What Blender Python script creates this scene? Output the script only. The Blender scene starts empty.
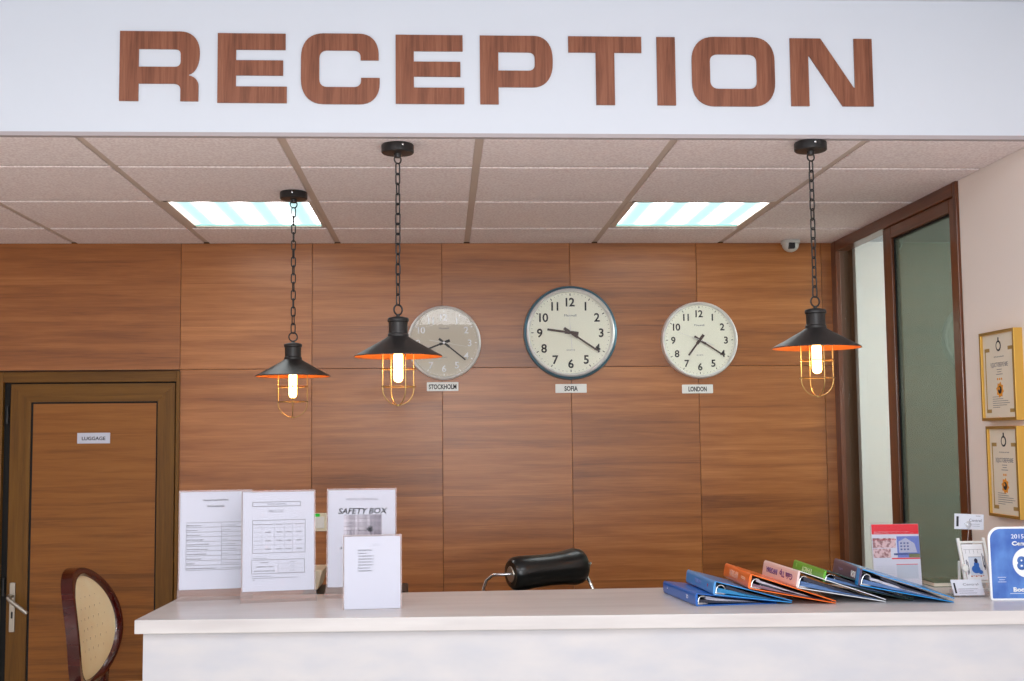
import bpy, bmesh, math, random
from mathutils import Vector, Matrix
PI = math.pi
random.seed(7)
scn = bpy.context.scene
COL = scn.collection

# ------------------------------------------------------------------ camera, world, lights, exposure
CZ, YA, PT, RO = 1.65, .0577, .0789, -.01
cy, sy, cp, sp, cr, sr = math.cos(YA), math.sin(YA), math.cos(PT), math.sin(PT), math.cos(RO), math.sin(RO)
A_ = Vector((cy, -sy, 0)); B_ = Vector((sp*sy, sp*cy, -cp)); F_ = Vector((cp*sy, cp*cy, sp))
right = A_*cr - B_*sr; down = A_*sr + B_*cr
cam = bpy.data.objects.new('camera', bpy.data.cameras.new('camera')); COL.objects.link(cam)
cam.matrix_world = Matrix.Translation((0, 0, CZ)) @ Matrix((right, -down, -F_)).transposed().to_4x4()
cam.data.sensor_width = 36; cam.data.lens = 1212.5/1024*36
cam.data.clip_start = .05
scn.camera = cam
vs = scn.view_settings
vs.view_transform = 'Standard'; vs.look = 'None'; vs.gamma = 1; vs.use_curve_mapping = False
vs.exposure = 0.12
w = bpy.data.worlds.new('world'); scn.world = w; w.use_nodes = True
w.node_tree.nodes['Background'].inputs[0].default_value = (.80, .90, 1, 1)
w.node_tree.nodes['Background'].inputs[1].default_value = 1.0

def area(name, loc, aim, sx, sy_, power, color):
    l = bpy.data.lights.new(name, 'AREA'); l.shape = 'RECTANGLE'; l.size = sx; l.size_y = sy_
    l.energy = power; l.color = color
    o = bpy.data.objects.new(name, l); COL.objects.link(o); o.location = loc
    o.rotation_euler = (Vector(aim)-Vector(loc)).to_track_quat('-Z', 'Y').to_euler()
    return o
area('lobby_ceiling_light', (-1.0, 1.4, 2.95), (-1.0, 1.6, 0), 1.2, 1.2, 20, (.95, .97, 1))
area('lobby_ceiling_light', (1.0, 1.4, 2.93), (1.0, 1.6, 0), 1.2, 1.2, 20, (.95, .97, 1))
area('lobby_ceiling_light', (0, -1.6, 2.93), (0, -1.4, 0), 1.6, 1.2, 50, (.95, .97, 1))
area('camera_flash', (.02, -.05, 2.02), (.2, 5.6, 1.75), .16, .12, 18, (1, .97, .95))
area('lobby_daylight', (0, -3.9, 1.5), (0, 4, 2.3), 3.6, 1.8, 70, (.84, .92, 1))
area('side_room_light', (2.75, 4.7, 2.5), (2.2, 5.2, 1.2), .7, .9, 27, (.95, 1, .97))

# ------------------------------------------------------------------ material helpers
def s2l(c):
    return tuple(((v/255)/12.92 if v/255 <= .04045 else ((v/255+.055)/1.055)**2.4) for v in c)+(1,)
def mat(name, rgb, rough=.5, metal=0, coat=0, emis=None, es=0, trans=0, ior=1.45, alpha=1, spec=.5, noise=None, bump=None):
    m = bpy.data.materials.new(name); m.use_nodes = True; nt = m.node_tree
    p = nt.nodes['Principled BSDF']; i = p.inputs
    i['Base Color'].default_value = s2l(rgb); i['Roughness'].default_value = rough; i['Metallic'].default_value = metal
    i['Coat Weight'].default_value = coat; i['Coat Roughness'].default_value = .08; i['IOR'].default_value = ior
    i['Transmission Weight'].default_value = trans; i['Alpha'].default_value = alpha
    i['Specular IOR Level'].default_value = spec
    if emis: i['Emission Color'].default_value = s2l(emis); i['Emission Strength'].default_value = es
    if noise or bump:
        tc = nt.nodes.new('ShaderNodeTexCoord')
    if noise:                                         # (scale vector, second colour, contrast lo, hi)
        mp = nt.nodes.new('ShaderNodeMapping'); mp.inputs['Scale'].default_value = noise[0]
        nz = nt.nodes.new('ShaderNodeTexNoise'); nz.inputs['Scale'].default_value = 1; nz.inputs['Detail'].default_value = 6
        rp = nt.nodes.new('ShaderNodeValToRGB'); rp.color_ramp.elements[0].position = noise[2]; rp.color_ramp.elements[1].position = noise[3]
        rp.color_ramp.elements[0].color = s2l(rgb); rp.color_ramp.elements[1].color = s2l(noise[1])
        nt.links.new(tc.outputs['Object'], mp.inputs[0]); nt.links.new(mp.outputs[0], nz.inputs['Vector'])
        nt.links.new(nz.outputs[0], rp.inputs[0]); nt.links.new(rp.outputs[0], i['Base Color'])
    if bump:                                          # (scale, strength)
        n2 = nt.nodes.new('ShaderNodeTexNoise'); n2.inputs['Scale'].default_value = bump[0]; n2.inputs['Detail'].default_value = 3
        bp = nt.nodes.new('ShaderNodeBump'); bp.inputs['Strength'].default_value = bump[1]; bp.inputs['Distance'].default_value = .002
        nt.links.new(tc.outputs['Object'], n2.inputs['Vector']); nt.links.new(n2.outputs[0], bp.inputs['Height'])
        nt.links.new(bp.outputs[0], i['Normal'])
    return m
def wood(name, dark, mid, light, along='X', plank=None, cell=None, rough=.35, coat=.0, grain=1.0, coatr=.15):
    """streaky wood; grain runs along an axis; plank = height of the boards, cell = width of a panel (in m)."""
    m = bpy.data.materials.new(name); m.use_nodes = True; nt = m.node_tree; N = nt.nodes; L = nt.links
    p = N['Principled BSDF']; p.inputs['Roughness'].default_value = rough; p.inputs['Coat Weight'].default_value = coat
    p.inputs['Coat Roughness'].default_value = coatr; p.inputs['Specular IOR Level'].default_value = .3
    tc = N.new('ShaderNodeTexCoord')
    sep = N.new('ShaderNodeSeparateXYZ'); L.new(tc.outputs['Object'], sep.inputs[0])
    def math_(op, a, b=None):
        n = N.new('ShaderNodeMath'); n.operation = op
        for k, v in enumerate((a, b)):
            if v is None: continue
            if isinstance(v, (int, float)): n.inputs[k].default_value = v
            else: L.new(v, n.inputs[k])
        return n.outputs[0]
    along_o = {'X': sep.outputs['X'], 'Z': sep.outputs['Z'], 'Y': sep.outputs['Y']}[along]
    cross = sep.outputs['Z'] if along in 'XY' else sep.outputs['X']
    third = sep.outputs['Y'] if along != 'Y' else sep.outputs['X']
    pl = math_('FLOOR', math_('DIVIDE', cross, plank)) if plank else math_('MULTIPLY', cross, 0.0)
    ce = math_('FLOOR', math_('DIVIDE', along_o, cell)) if cell else math_('MULTIPLY', cross, 0.0)
    cid = N.new('ShaderNodeCombineXYZ'); L.new(pl, cid.inputs[0]); L.new(ce, cid.inputs[1])
    wn = N.new('ShaderNodeTexWhiteNoise'); wn.noise_dimensions = '3D'; L.new(cid.outputs[0], wn.inputs['Vector'])
    cv = N.new('ShaderNodeCombineXYZ')
    L.new(math_('ADD', math_('MULTIPLY', along_o, 1.3*grain), math_('MULTIPLY', wn.outputs['Value'], 37)), cv.inputs[0])
    L.new(math_('MULTIPLY', cross, 26*grain), cv.inputs[1]); L.new(math_('MULTIPLY', third, 20*grain), cv.inputs[2])
    nz = N.new('ShaderNodeTexNoise'); nz.inputs['Scale'].default_value = 1; nz.inputs['Detail'].default_value = 8
    nz.inputs['Roughness'].default_value = .62; nz.inputs['Distortion'].default_value = .45
    L.new(cv.outputs[0], nz.inputs['Vector'])
    cv2 = N.new('ShaderNodeCombineXYZ')
    L.new(math_('MULTIPLY', along_o, 9*grain), cv2.inputs[0]); L.new(math_('MULTIPLY', cross, 260*grain), cv2.inputs[1]); L.new(math_('MULTIPLY', third, 200), cv2.inputs[2])
    n2 = N.new('ShaderNodeTexNoise'); n2.inputs['Scale'].default_value = 1; n2.inputs['Detail'].default_value = 3; L.new(cv2.outputs[0], n2.inputs['Vector'])
    v = math_('ADD', nz.outputs[0], math_('MULTIPLY', math_('SUBTRACT', n2.outputs[0], .5), .30))
    v = math_('ADD', v, math_('MULTIPLY', math_('SUBTRACT', wn.outputs['Value'], .5), .20 if (plank or cell) else 0))
    rp = N.new('ShaderNodeValToRGB'); e = rp.color_ramp.elements
    e[0].position = .22; e[0].color = s2l(dark); e[1].position = .80; e[1].color = s2l(light)
    k = e.new(.50); k.color = s2l(mid)
    L.new(v, rp.inputs[0]); L.new(rp.outputs[0], p.inputs['Base Color'])
    return m

M = {}
M['wallwood'] = wood('walnut_laminate_panels', (116, 64, 22), (157, 94, 42), (186, 120, 64), 'X', .197, .6, rough=.38, coat=.55, coatr=.30)
M['doorwood_long'] = wood('walnut_laminate_long_panel', (116, 64, 22), (157, 94, 42), (186, 120, 64), 'X', .197, None, rough=.38, coat=.55, coatr=.30)
M['doorwood'] = wood('walnut_laminate_door_panel', (104, 60, 16), (142, 86, 28), (160, 102, 42), 'X', .21, None, rough=.4, coat=.1, coatr=.3)
M['casing'] = wood('dark_oak_casing', (82, 50, 8), (110, 72, 16), (128, 88, 26), 'Z', None, None, rough=.42, grain=1.4)
M['casing_h'] = wood('dark_oak_casing_horizontal', (82, 50, 8), (110, 72, 16), (128, 88, 26), 'X', None, None, rough=.42, grain=1.4)
M['winframe'] = wood('mahogany_window_frame', (62, 30, 12), (98, 52, 26), (120, 68, 38), 'Z', None, None, rough=.28, coat=.35)
M['winframe_y'] = wood('mahogany_window_rail', (62, 30, 12), (98, 52, 26), (120, 68, 38), 'Y', None, None, rough=.28, coat=.35)
M['letter'] = wood('reddish_walnut_letter', (74, 40, 28), (134, 82, 60), (166, 110, 84), 'Z', None, None, rough=.4, grain=1.5)
M['header'] = mat('white_painted_header', (214, 220, 230), .6, bump=(60, .05))
M['plaster'] = mat('cream_painted_plaster', (246, 236, 230), .65, bump=(80, .06))
M['tile'] = mat('mineral_fibre_ceiling_tile', (236, 222, 222), .85, noise=((110, 110, 110), (254, 244, 243), .40, .60), bump=(420, .25))
M['tee'] = mat('taupe_ceiling_grid', (214, 198, 186), .5)
M['floor'] = mat('pale_floor_tile', (222, 212, 200), .35, noise=((3, 3, 3), (232, 224, 214), .3, .7))
M['counter'] = mat('whitewashed_wood_laminate', (192, 187, 187), .35, noise=((2.5, 14, 26), (210, 206, 205), .3, .7), coat=.15)
M['counterfront'] = mat('mottled_whitewash_panel', (188, 189, 196), .45, noise=((6, 6, 16), (202, 199, 200), .30, .70))
M['black'] = mat('black_matt_metal', (44, 42, 42), .40, .3)
M['blackplastic'] = mat('black_plastic', (22, 22, 24), .45)
M['gap'] = mat('rubber_seal_and_gap_shade', (8, 7, 6), .7)  # rubber on the glazing seal; painted shade in the door gap and grooves
M['leather'] = mat('black_leather', (14, 16, 16), .30, bump=(150, .12), coat=.15)
M['chrome'] = mat('chrome', (215, 215, 215), .12, 1)
M['steel'] = mat('brushed_steel', (175, 170, 160), .32, .9)
M['copper'] = mat('copper_inside', (240, 128, 52), .45, .35)
M['brass'] = mat('brass_wire', (170, 138, 84), .38, .85)
M['bulb'] = mat('glowing_warm_bulb', (255, 220, 160), .3, emis=(255, 196, 110), es=14)
M['filament'] = mat('glowing_filament', (255, 235, 200), .3, emis=(255, 232, 180), es=30)
M['white'] = mat('white_plastic', (228, 228, 224), .35)
M['cream'] = mat('cream_plastic', (226, 216, 190), .4)
M['paper'] = mat('white_paper', (207, 211, 222), .7)
M['ink'] = mat('dark_grey_ink', (38, 38, 46), .7)
M['fineink'] = mat('grey_ink', (92, 96, 110), .7)
M['clockface'] = mat('ivory_clock_dial', (242, 242, 224), .5)
M['rim'] = mat('polished_aluminium', (240, 240, 240), .30, .45)
M['clockface_grey'] = mat('beige_clock_dial', (206, 197, 180), .5)
M['clockblack'] = mat('dial_black', (30, 28, 30), .5)
M['clockhand'] = mat('dark_brown_hand', (66, 44, 38), .4)
M['silver'] = mat('silver_numerals', (250, 252, 255), .3, .1)
M['clockblue'] = mat('blue_grey_outer_case', (88, 128, 148), .3, .4)
M['cherry'] = mat('dark_cherry_lacquer', (58, 8, 8), .22, coat=.6, noise=((4, 4, 20), (76, 14, 12), .3, .7))
M['upholstery'] = mat('cream_upholstery', (252, 228, 182), .8, noise=((9, 9, 9), (255, 236, 196), .3, .7), bump=(500, .2))
M['tuft'] = mat('brown_woven_fleck', (178, 142, 96), .8)
M['gold'] = mat('gold_picture_frame', (212, 168, 80), .35, .5)
M['golddark'] = mat('antique_gold_front', (160, 126, 62), .4, .4)
M['goldprint'] = mat('gold_printed_border', (172, 142, 84), .6)
M['parch'] = mat('cream_certificate_paper', (228, 220, 204), .5)
M['emblem'] = mat('orange_emblem_ink', (226, 152, 44), .6)
M['greenlabel'] = mat('bright_green_label', (40, 210, 60), .6)
M['red'] = mat('red_print', (222, 42, 56), .5)
M['bluesky'] = mat('photo_blue', (108, 128, 196), .5)
M['bldg'] = mat('photo_building', (176, 180, 200), .5)
M['bldgdark'] = mat('photo_windows', (78, 92, 140), .5)
M['grassy'] = mat('photo_greenery', (120, 128, 92), .5)
M['rosy'] = mat('photo_interior_rose', (214, 184, 184), .5, noise=((90, 90, 90), (150, 110, 110), .45, .6))
M['award'] = mat('blue_award_face', (62, 100, 180), .35, noise=((16, 16, 10), (92, 138, 208), .38, .62))
M['awardtext'] = mat('white_award_lettering', (240, 243, 248), .5)
M['awardblue'] = mat('blue_score_digit', (70, 112, 182), .5)
M['orange'] = mat('orange_glazed', (236, 104, 36), .35)
M['greenbook'] = mat('dark_green_cover', (96, 108, 86), .5)
M['camdome'] = mat('pale_metal_dome', (206, 208, 204), .3, .3)

# thin glass and acrylic: clear or tinted body, mirror-like surface
def thin(name, rgb, refl=1.45, rough=.02, haze=0, hrgb=None):
    m = bpy.data.materials.new(name); m.use_nodes = True; nt = m.node_tree
    nt.nodes.remove(nt.nodes['Principled BSDF']); o_ = nt.nodes['Material Output']
    tr = nt.nodes.new('ShaderNodeBsdfTransparent'); tr.inputs[0].default_value = s2l(rgb)
    gl = nt.nodes.new('ShaderNodeBsdfGlossy'); gl.inputs['Roughness'].default_value = rough
    lw = nt.nodes.new('ShaderNodeLayerWeight'); lw.inputs['Blend'].default_value = .5      # same for both sides of the sheet
    p5 = nt.nodes.new('ShaderNodeMath'); p5.operation = 'POWER'; p5.inputs[1].default_value = 5; nt.links.new(lw.outputs['Facing'], p5.inputs[0])
    f0 = ((refl-1)/(refl+1))**2
    fr = nt.nodes.new('ShaderNodeMapRange'); fr.inputs['To Min'].default_value = f0; fr.inputs['To Max'].default_value = 1; nt.links.new(p5.outputs[0], fr.inputs[0])
    mx = nt.nodes.new('ShaderNodeMixShader')
    body = tr.outputs[0]
    if haze:
        df = nt.nodes.new('ShaderNodeBsdfDiffuse'); df.inputs[0].default_value = s2l(hrgb)
        m2 = nt.nodes.new('ShaderNodeMixShader'); m2.inputs[0].default_value = haze
        nt.links.new(body, m2.inputs[1]); nt.links.new(df.outputs[0], m2.inputs[2]); body = m2.outputs[0]
    nt.links.new(fr.outputs[0], mx.inputs[0]); nt.links.new(body, mx.inputs[1]); nt.links.new(gl.outputs[0], mx.inputs[2])
    nt.links.new(mx.outputs[0], o_.inputs[0])
    return m
M['paneL'] = thin('clear_window_glass', (250, 253, 250), 1.2)
M['paneR'] = thin('green_tinted_glass', (184, 196, 188), 1.5, .02, .35, (150, 170, 152))
M['acrylic'] = thin('clear_acrylic', (253, 252, 253), 1.2, .0)
M['acrylic_edge'] = thin('acrylic_edge', (246, 236, 234), 1.3, .05, .2, (255, 246, 244))
M['pane_thin'] = thin('thin_clock_glass', (252, 252, 252), 1.3)

def fluorescent(name, warm):
    m = bpy.data.materials.new(name); m.use_nodes = True; nt = m.node_tree; N = nt.nodes; L = nt.links
    p = N['Principled BSDF']; p.inputs['Base Color'].default_value = (.6, .7, .7, 1)
    tc = N.new('ShaderNodeTexCoord'); sep = N.new('ShaderNodeSeparateXYZ'); L.new(tc.outputs['Object'], sep.inputs[0])
    mu = N.new('ShaderNodeMath'); mu.operation = 'MULTIPLY'; mu.inputs[1].default_value = 2*PI/.142; L.new(sep.outputs['X'], mu.inputs[0])
    co = N.new('ShaderNodeMath'); co.operation = 'COSINE'; L.new(mu.outputs[0], co.inputs[0])
    ma = N.new('ShaderNodeMapRange'); ma.inputs['From Min'].default_value = -1; L.new(co.outputs[0], ma.inputs[0])
    rp = N.new('ShaderNodeValToRGB'); e = rp.color_ramp.elements
    e[0].position = .30; e[0].color = (.46, .82, .86, 1); e[1].position = .62; e[1].color = (1.0, 1.0, 1.0, 1)
    L.new(ma.outputs[0], rp.inputs[0])
    st = N.new('ShaderNodeMapRange'); st.inputs['To Min'].default_value = .95; st.inputs['To Max'].default_value = 9
    pw = N.new('ShaderNodeMath'); pw.operation = 'POWER'; pw.inputs[1].default_value = 2.2; L.new(ma.outputs[0], pw.inputs[0]); L.new(pw.outputs[0], st.inputs[0])
    L.new(rp.outputs[0], p.inputs['Emission Color']); L.new(st.outputs[0], p.inputs['Emission Strength'])
    return m
M['tubes'] = fluorescent('lit_fluorescent_diffuser', 0)
M['lampside'] = mat('lit_diffuser_edge', (150, 210, 205), .5, emis=(150, 222, 214), es=.9)

# ------------------------------------------------------------------ mesh helpers
def B(): return bmesh.new()
def finish(name, bm, m, parent=None, bevel=0, smooth=False, kind=None, segs=2):
    me = bpy.data.meshes.new(name); bmesh.ops.recalc_face_normals(bm, faces=bm.faces[:]); bm.to_mesh(me); bm.free()
    for x in (m if isinstance(m, (list, tuple)) else [m]): me.materials.append(x)
    o = bpy.data.objects.new(name, me); COL.objects.link(o)
    if parent: o.parent = parent
    if bevel:
        b = o.modifiers.new('bevel', 'BEVEL'); b.width = bevel; b.segments = segs; b.limit_method = 'ANGLE'; b.angle_limit = .6
    if smooth:
        me.polygons.foreach_set('use_smooth', [True]*len(me.polygons)); me.update()
        if not bevel:
            try: me.set_sharp_from_angle(angle=.7)
            except Exception: pass
    if kind: o['kind'] = kind
    return o
def box(bm, x0, x1, y0, y1, z0, z1, mi=0, mtx=None):
    v = [bm.verts.new((x, y, z)) for x in (x0, x1) for y in (y0, y1) for z in (z0, z1)]
    if mtx: bmesh.ops.transform(bm, matrix=mtx, verts=v)
    for q in ((0, 1, 3, 2), (4, 6, 7, 5), (0, 4, 5, 1), (2, 3, 7, 6), (0, 2, 6, 4), (1, 5, 7, 3)):
        f = bm.faces.new([v[i] for i in q]); f.material_index = mi
    return v
def prism(bm, pts, a, b, axis='Z', mi=0):
    """polygon pts (2-d) extruded from a to b along axis"""
    def P3(p, t): return {'Z': (p[0], p[1], t), 'Y': (p[0], t, p[1]), 'X': (t, p[0], p[1])}[axis]
    va = [bm.verts.new(P3(p, a)) for p in pts]; vb = [bm.verts.new(P3(p, b)) for p in pts]
    n = len(pts)
    fs = [bm.faces.new(va[::-1]), bm.faces.new(vb)]
    for i in range(n): fs.append(bm.faces.new([va[i], va[(i+1) % n], vb[(i+1) % n], vb[i]]))
    for f in fs: f.material_index = mi
    return va+vb
def lathe(bm, prof, n=48, mi=0, mtx=None, closed=False):
    """prof: (r, z) list revolved about Z"""
    rings = []
    for r, z in prof:
        if r < 1e-6: rings.append([bm.verts.new((0, 0, z))])
        else: rings.append([bm.verts.new((r*math.cos(2*PI*i/n), r*math.sin(2*PI*i/n), z)) for i in range(n)])
    pairs = list(zip(rings, rings[1:])) + ([(rings[-1], rings[0])] if closed else [])
    for a, b in pairs:
        for i in range(n):
            j = (i+1) % n
            if len(a) == 1 and len(b) == 1: continue
            if len(a) == 1: f = bm.faces.new([a[0], b[j], b[i]])
            elif len(b) == 1: f = bm.faces.new([a[i], a[j], b[0]])
            else: f = bm.faces.new([a[i], a[j], b[j], b[i]])
            f.material_index = mi
    vs_ = [v for r in rings for v in r]
    if mtx: bmesh.ops.transform(bm, matrix=mtx, verts=vs_)
    return vs_
def tube(bm, pts, r, n=8, closed=False, mi=0):
    pts = [Vector(p) for p in pts]; m = len(pts); rings = []
    prev = None
    for i, p in enumerate(pts):
        if closed: t = (pts[(i+1) % m]-pts[i-1]).normalized()
        else: t = (pts[min(i+1, m-1)]-pts[max(i-1, 0)]).normalized()
        if prev is None:
            u = t.orthogonal().normalized()
        else:
            u = (prev - t*prev.dot(t)).normalized()
        prev = u; v = t.cross(u)
        rr = r[i] if isinstance(r, (list, tuple)) else r
        rings.append([bm.verts.new(p+u*rr*math.cos(2*PI*k/n)+v*rr*math.sin(2*PI*k/n)) for k in range(n)])
    for i in range(m if closed else m-1):
        a, b = rings[i], rings[(i+1) % m]
        off = 0
        if closed and i == m-1:
            off = min(range(n), key=lambda o: (a[0].co-b[o].co).length)
        for k in range(n):
            f = bm.faces.new([a[k], a[(k+1) % n], b[(k+1+off) % n], b[(k+off) % n]]); f.material_index = mi
    if not closed:
        bm.faces.new(rings[0][::-1]).material_index = mi; bm.faces.new(rings[-1]).material_index = mi
def empty(name, loc, label, cat, group=None, rz=0):
    o = bpy.data.objects.new(name, None); COL.objects.link(o); o.location = loc; o.rotation_euler = (0, 0, rz)
    o.empty_display_size = .05
    return tag(o, label, cat, group)
def tag(o, label, cat, group=None):
    o['label'] = label; o['category'] = cat
    if group: o['group'] = group
    return o
def copy_tree(o, parent=None):
    c = o.copy(); COL.objects.link(c)
    if parent: c.parent = parent
    for ch in list(o.children): copy_tree(ch, c)
    return c
def rrect(x0, x1, y0, y1, r, n=6):
    P = []
    for (cx, cz, a0) in ((x1-r, y1-r, 0), (x0+r, y1-r, 90), (x0+r, y0+r, 180), (x1-r, y0+r, 270)):
        for k in range(n+1):
            a = math.radians(a0+90*k/n); P.append((cx+r*math.cos(a), cz+r*math.sin(a)))
    return P
def Rz(a): return Matrix.Rotation(a, 4, 'Z')
def Rx(a): return Matrix.Rotation(a, 4, 'X')
def Ry(a): return Matrix.Rotation(a, 4, 'Y')
def T(*v): return Matrix.Translation(v)

def curve_mesh(cu):
    o = bpy.data.objects.new('tmp', cu); COL.objects.link(o)
    dg = bpy.context.evaluated_depsgraph_get(); dg.update()
    me = bpy.data.meshes.new_from_object(o.evaluated_get(dg))
    bpy.data.objects.remove(o); bpy.data.curves.remove(cu)
    return me
def text(bm, s, size, mtx, width=None, bold=0, mi=0, align='CENTER', thick=.0003, shear=0, spacing=1):
    """lettering in its own xy plane, centred, then moved by mtx; width = wanted width"""
    cu = bpy.data.curves.new('t', 'FONT'); cu.body = s; cu.size = 1; cu.offset = bold; cu.extrude = 0; cu.resolution_u = 3
    cu.shear = shear; cu.space_character = spacing; cu.align_x = 'LEFT'
    me = curve_mesh(cu)
    if not me.vertices: return
    xs = [v.co.x for v in me.vertices]; x0, x1 = min(xs), max(xs)
    k = size/.73                                           # size = height of a capital
    kx = (width/(x1-x0)) if width else k
    ox = {'CENTER': (x0+x1)/2, 'LEFT': x0, 'RIGHT': x1}[align]
    tb = bmesh.new(); tb.from_mesh(me); bpy.data.meshes.remove(me)
    for v in tb.verts: v.co = Vector(((v.co.x-ox)*kx, (v.co.y-.365)*k, 0))
    if thick:
        r = bmesh.ops.extrude_face_region(tb, geom=tb.faces[:])
        for v in r['geom']:
            if isinstance(v, bmesh.types.BMVert): v.co.z += thick
    for f in tb.faces: f.material_index = mi
    bmesh.ops.transform(tb, matrix=mtx, verts=tb.verts[:])
    t2 = bpy.data.meshes.new('t2'); tb.to_mesh(t2); tb.free()
    n0 = len(bm.faces); bm.from_mesh(t2); bpy.data.meshes.remove(t2)
    bm.faces.ensure_lookup_table()
    for f in bm.faces[n0:]: f.material_index = mi
FRONT = Rx(PI/2)                    # text plane xy -> stands in xz, faces -Y
def flat(bm, x0, x1, z0, z1, y, mi=0, t=.0003): box(bm, x0, x1, y-t, y, z0, z1, mi)   # printed patch on a sheet facing -Y

# ------------------------------------------------------------------ setting
W, S, CE, RX, TOP = 5.624, 3.608, 2.553, 1.86, 2.99
LX, FY = -3.4, -4.2
bm = B(); box(bm, LX, 3.6, FY, W+.12, -.1, 0); finish('floor', bm, M['floor'], kind='structure')
bm = B(); box(bm, LX, RX, FY, S, TOP, TOP+.1); finish('ceiling', bm, M['header'], kind='structure')
# tiled ceiling: grid plate and tegular tiles that hang slightly below it
X0, Y2, G = .117, 4.6165, .6
tb_, gb = B(), B()
lights = [(-2, 2), (1, 2)]
cols = list(range(-6, 4)); rows = [-1, 0, 1, 2, 3]
Yr = lambda r: Y2+(r-2)*G
for i in cols:
    for r in rows:
        xa, xb = X0+i*G, X0+(i+1)*G; ya, yb = Yr(r), Yr(r+1)
        xa, xb, ya, yb = max(xa, LX), min(xb, RX), max(ya, S+.02), min(yb, W)
        if xb-xa < .03 or yb-ya < .03: continue
        if (i, r) in lights: continue
        box(gb, xa, xb, ya, yb, CE+.006, CE+.03)
        g = .013
        v = box(tb_, xa+(g if xa > LX else 0), xb-(g if xb < RX else .002), ya+(g if ya > S+.03 else .004), yb-(g if yb < W-.01 else .002), CE-.0005, CE+.006)
for i, r in lights:                                       # grid bars around the lamp openings
    xa, xb = X0+i*G, X0+(i+1)*G; ya, yb = Yr(r), Yr(r+1)
    box(gb, xa, xa+.012, ya, yb, CE+.006, CE+.03); box(gb, xb-.012, xb, ya, yb, CE+.006, CE+.03)
    box(gb, xa+.012, xb-.012, ya, ya+.012, CE+.006, CE+.03); box(gb, xa+.012, xb-.012, yb-.012, yb, CE+.006, CE+.03)
tc_ = finish('ceiling', gb, M['tee'], kind='structure')
finish('ceiling_tiles', tb_, M['tile'], parent=tc_, bevel=.003)
bm = B(); box(bm, LX, RX, S+.025, W+.12, CE+.03, CE+.06); finish('ceiling', bm, M['tee'], kind='structure')
# white header beam with a thin angle trim
bm = B(); box(bm, LX, RX, S, S+.02, CE+.012, TOP); finish('wall_header', bm, M['header'], kind='structure')
bm = B(); box(bm, LX, RX, S-.001, S+.024, CE, CE+.012); finish('trim_1', bm, mat('grey_mauve_angle_trim', (176, 166, 168), .5), kind='structure')
# back wall: laminate panels with open joints, around the door opening
DX0, DX1, DZ = -2.02, -1.197, 1.962
bm = B(); box(bm, LX, 3.6, W+.02, W+.12, 0, CE+.1); finish('wall_back', bm, mat('brown_joint', (84, 52, 28), .6), kind='structure')
bm = B(); j = .0008
for k in range(-6, 4):
    xa, xb = max(LX, k*.6), min(RX, (k+1)*.6)
    if xb-xa < .05: continue
    inside = xa > DX0-.05 and xb < DX1+.05
    if k in (-3, -4):                                      # above the door: one long panel
        if k == -3: b2 = B(); box(b2, LX, -1.2-j, W, W+.02, 1.97+j, CE); finish('wall_panelling', b2, M['doorwood_long'], kind='structure')
        else: box(bm, LX, DX0-j, W, W+.02, 0, 1.97-j)
        continue
    if k < -4: continue
    box(bm, xa+j, xb-j, W, W+.02, 1.97+j, CE); box(bm, xa+j, xb-j, W, W+.02, 0, 1.97-j)
finish('wall_panelling', bm, M['wallwood'], kind='structure', bevel=.0008, segs=1)
# left, right and far walls
bm = B(); box(bm, LX-.1, LX, FY, W+.12, 0, TOP+.1); finish('wall_left', bm, M['plaster'], kind='structure')
WY0, WY1, WZ0 = 4.214, W, .86
bm = B(); box(bm, RX, RX+.12, FY, WY0, 0, TOP+.1); box(bm, RX, RX+.12, WY0, WY1, 0, WZ0); box(bm, RX+.0, RX+.12, WY0, WY1, CE, TOP+.1)
finish('wall_right', bm, M['plaster'], kind='structure')
bm = B()
for (a, b, c, d) in ((LX, -2.2, 0, TOP), (2.2, 3.6, 0, TOP), (-2.2, 2.2, 2.6, TOP), (-2.2, 2.2, 0, .8)): box(bm, a, b, FY-.1, FY, c, d)
finish('wall_front', bm, M['plaster'], kind='structure')
# little room seen through the window
bm = B(); box(bm, 3.1, 3.2, 3.6, W+.1, 0, 2.9); box(bm, RX+.12, 3.1, 3.5, 3.6, 0, 2.9); box(bm, RX+.10, 3.1, W-.02, W+.02, 0, 2.7); finish('wall_beyond', bm, mat('pale_green_plaster', (238, 236, 236), .7), kind='structure')
bm = B(); box(bm, RX+.12, 3.1, 3.6, W+.02, 2.555, 2.62); finish('ceiling_beyond', bm, M['header'], kind='structure')

# window in the right wall: outer frame, fixed pale pane, sliding sash with green pane
win = bpy.data.objects.new('window_1', None); COL.objects.link(win); win['kind'] = 'structure'
bm = B(); xo = RX-.012
box(bm, xo, RX+.05, WY0, WY0+.03, WZ0, CE); box(bm, xo, RX+.012, 5.56, W, WZ0, CE)
finish('window_frame', bm, M['winframe'], win, bevel=.003)
bm = B(); box(bm, xo, RX+.05, WY0+.03, 5.56, CE-.05, CE-.001); box(bm, xo-.02, RX+.10, WY0, W, WZ0-.03, WZ0)
finish('window_rail', bm, M['winframe_y'], win, bevel=.003)
sash = bpy.data.objects.new('sliding_sash', None); COL.objects.link(sash); sash.parent = win
bm = B(); box(bm, RX+.0, RX+.04, WY0+.03, 4.305, WZ0, CE-.05); box(bm, RX+.0, RX+.04, 4.885, 4.975, WZ0, CE-.05)
finish('sash_stile', bm, M['winframe'], sash, bevel=.004)
bm = B(); box(bm, RX+.0, RX+.04, 4.305, 4.885, CE-.10, CE-.05); box(bm, RX+.0, RX+.04, 4.305, 4.885, WZ0, WZ0+.08)
finish('sash_rail', bm, M['winframe_y'], sash, bevel=.004)
bm = B()
for a, b in ((4.305, 4.312), (4.878, 4.885)): box(bm, RX+.012, RX+.03, a, b, WZ0+.08, CE-.10)
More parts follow.
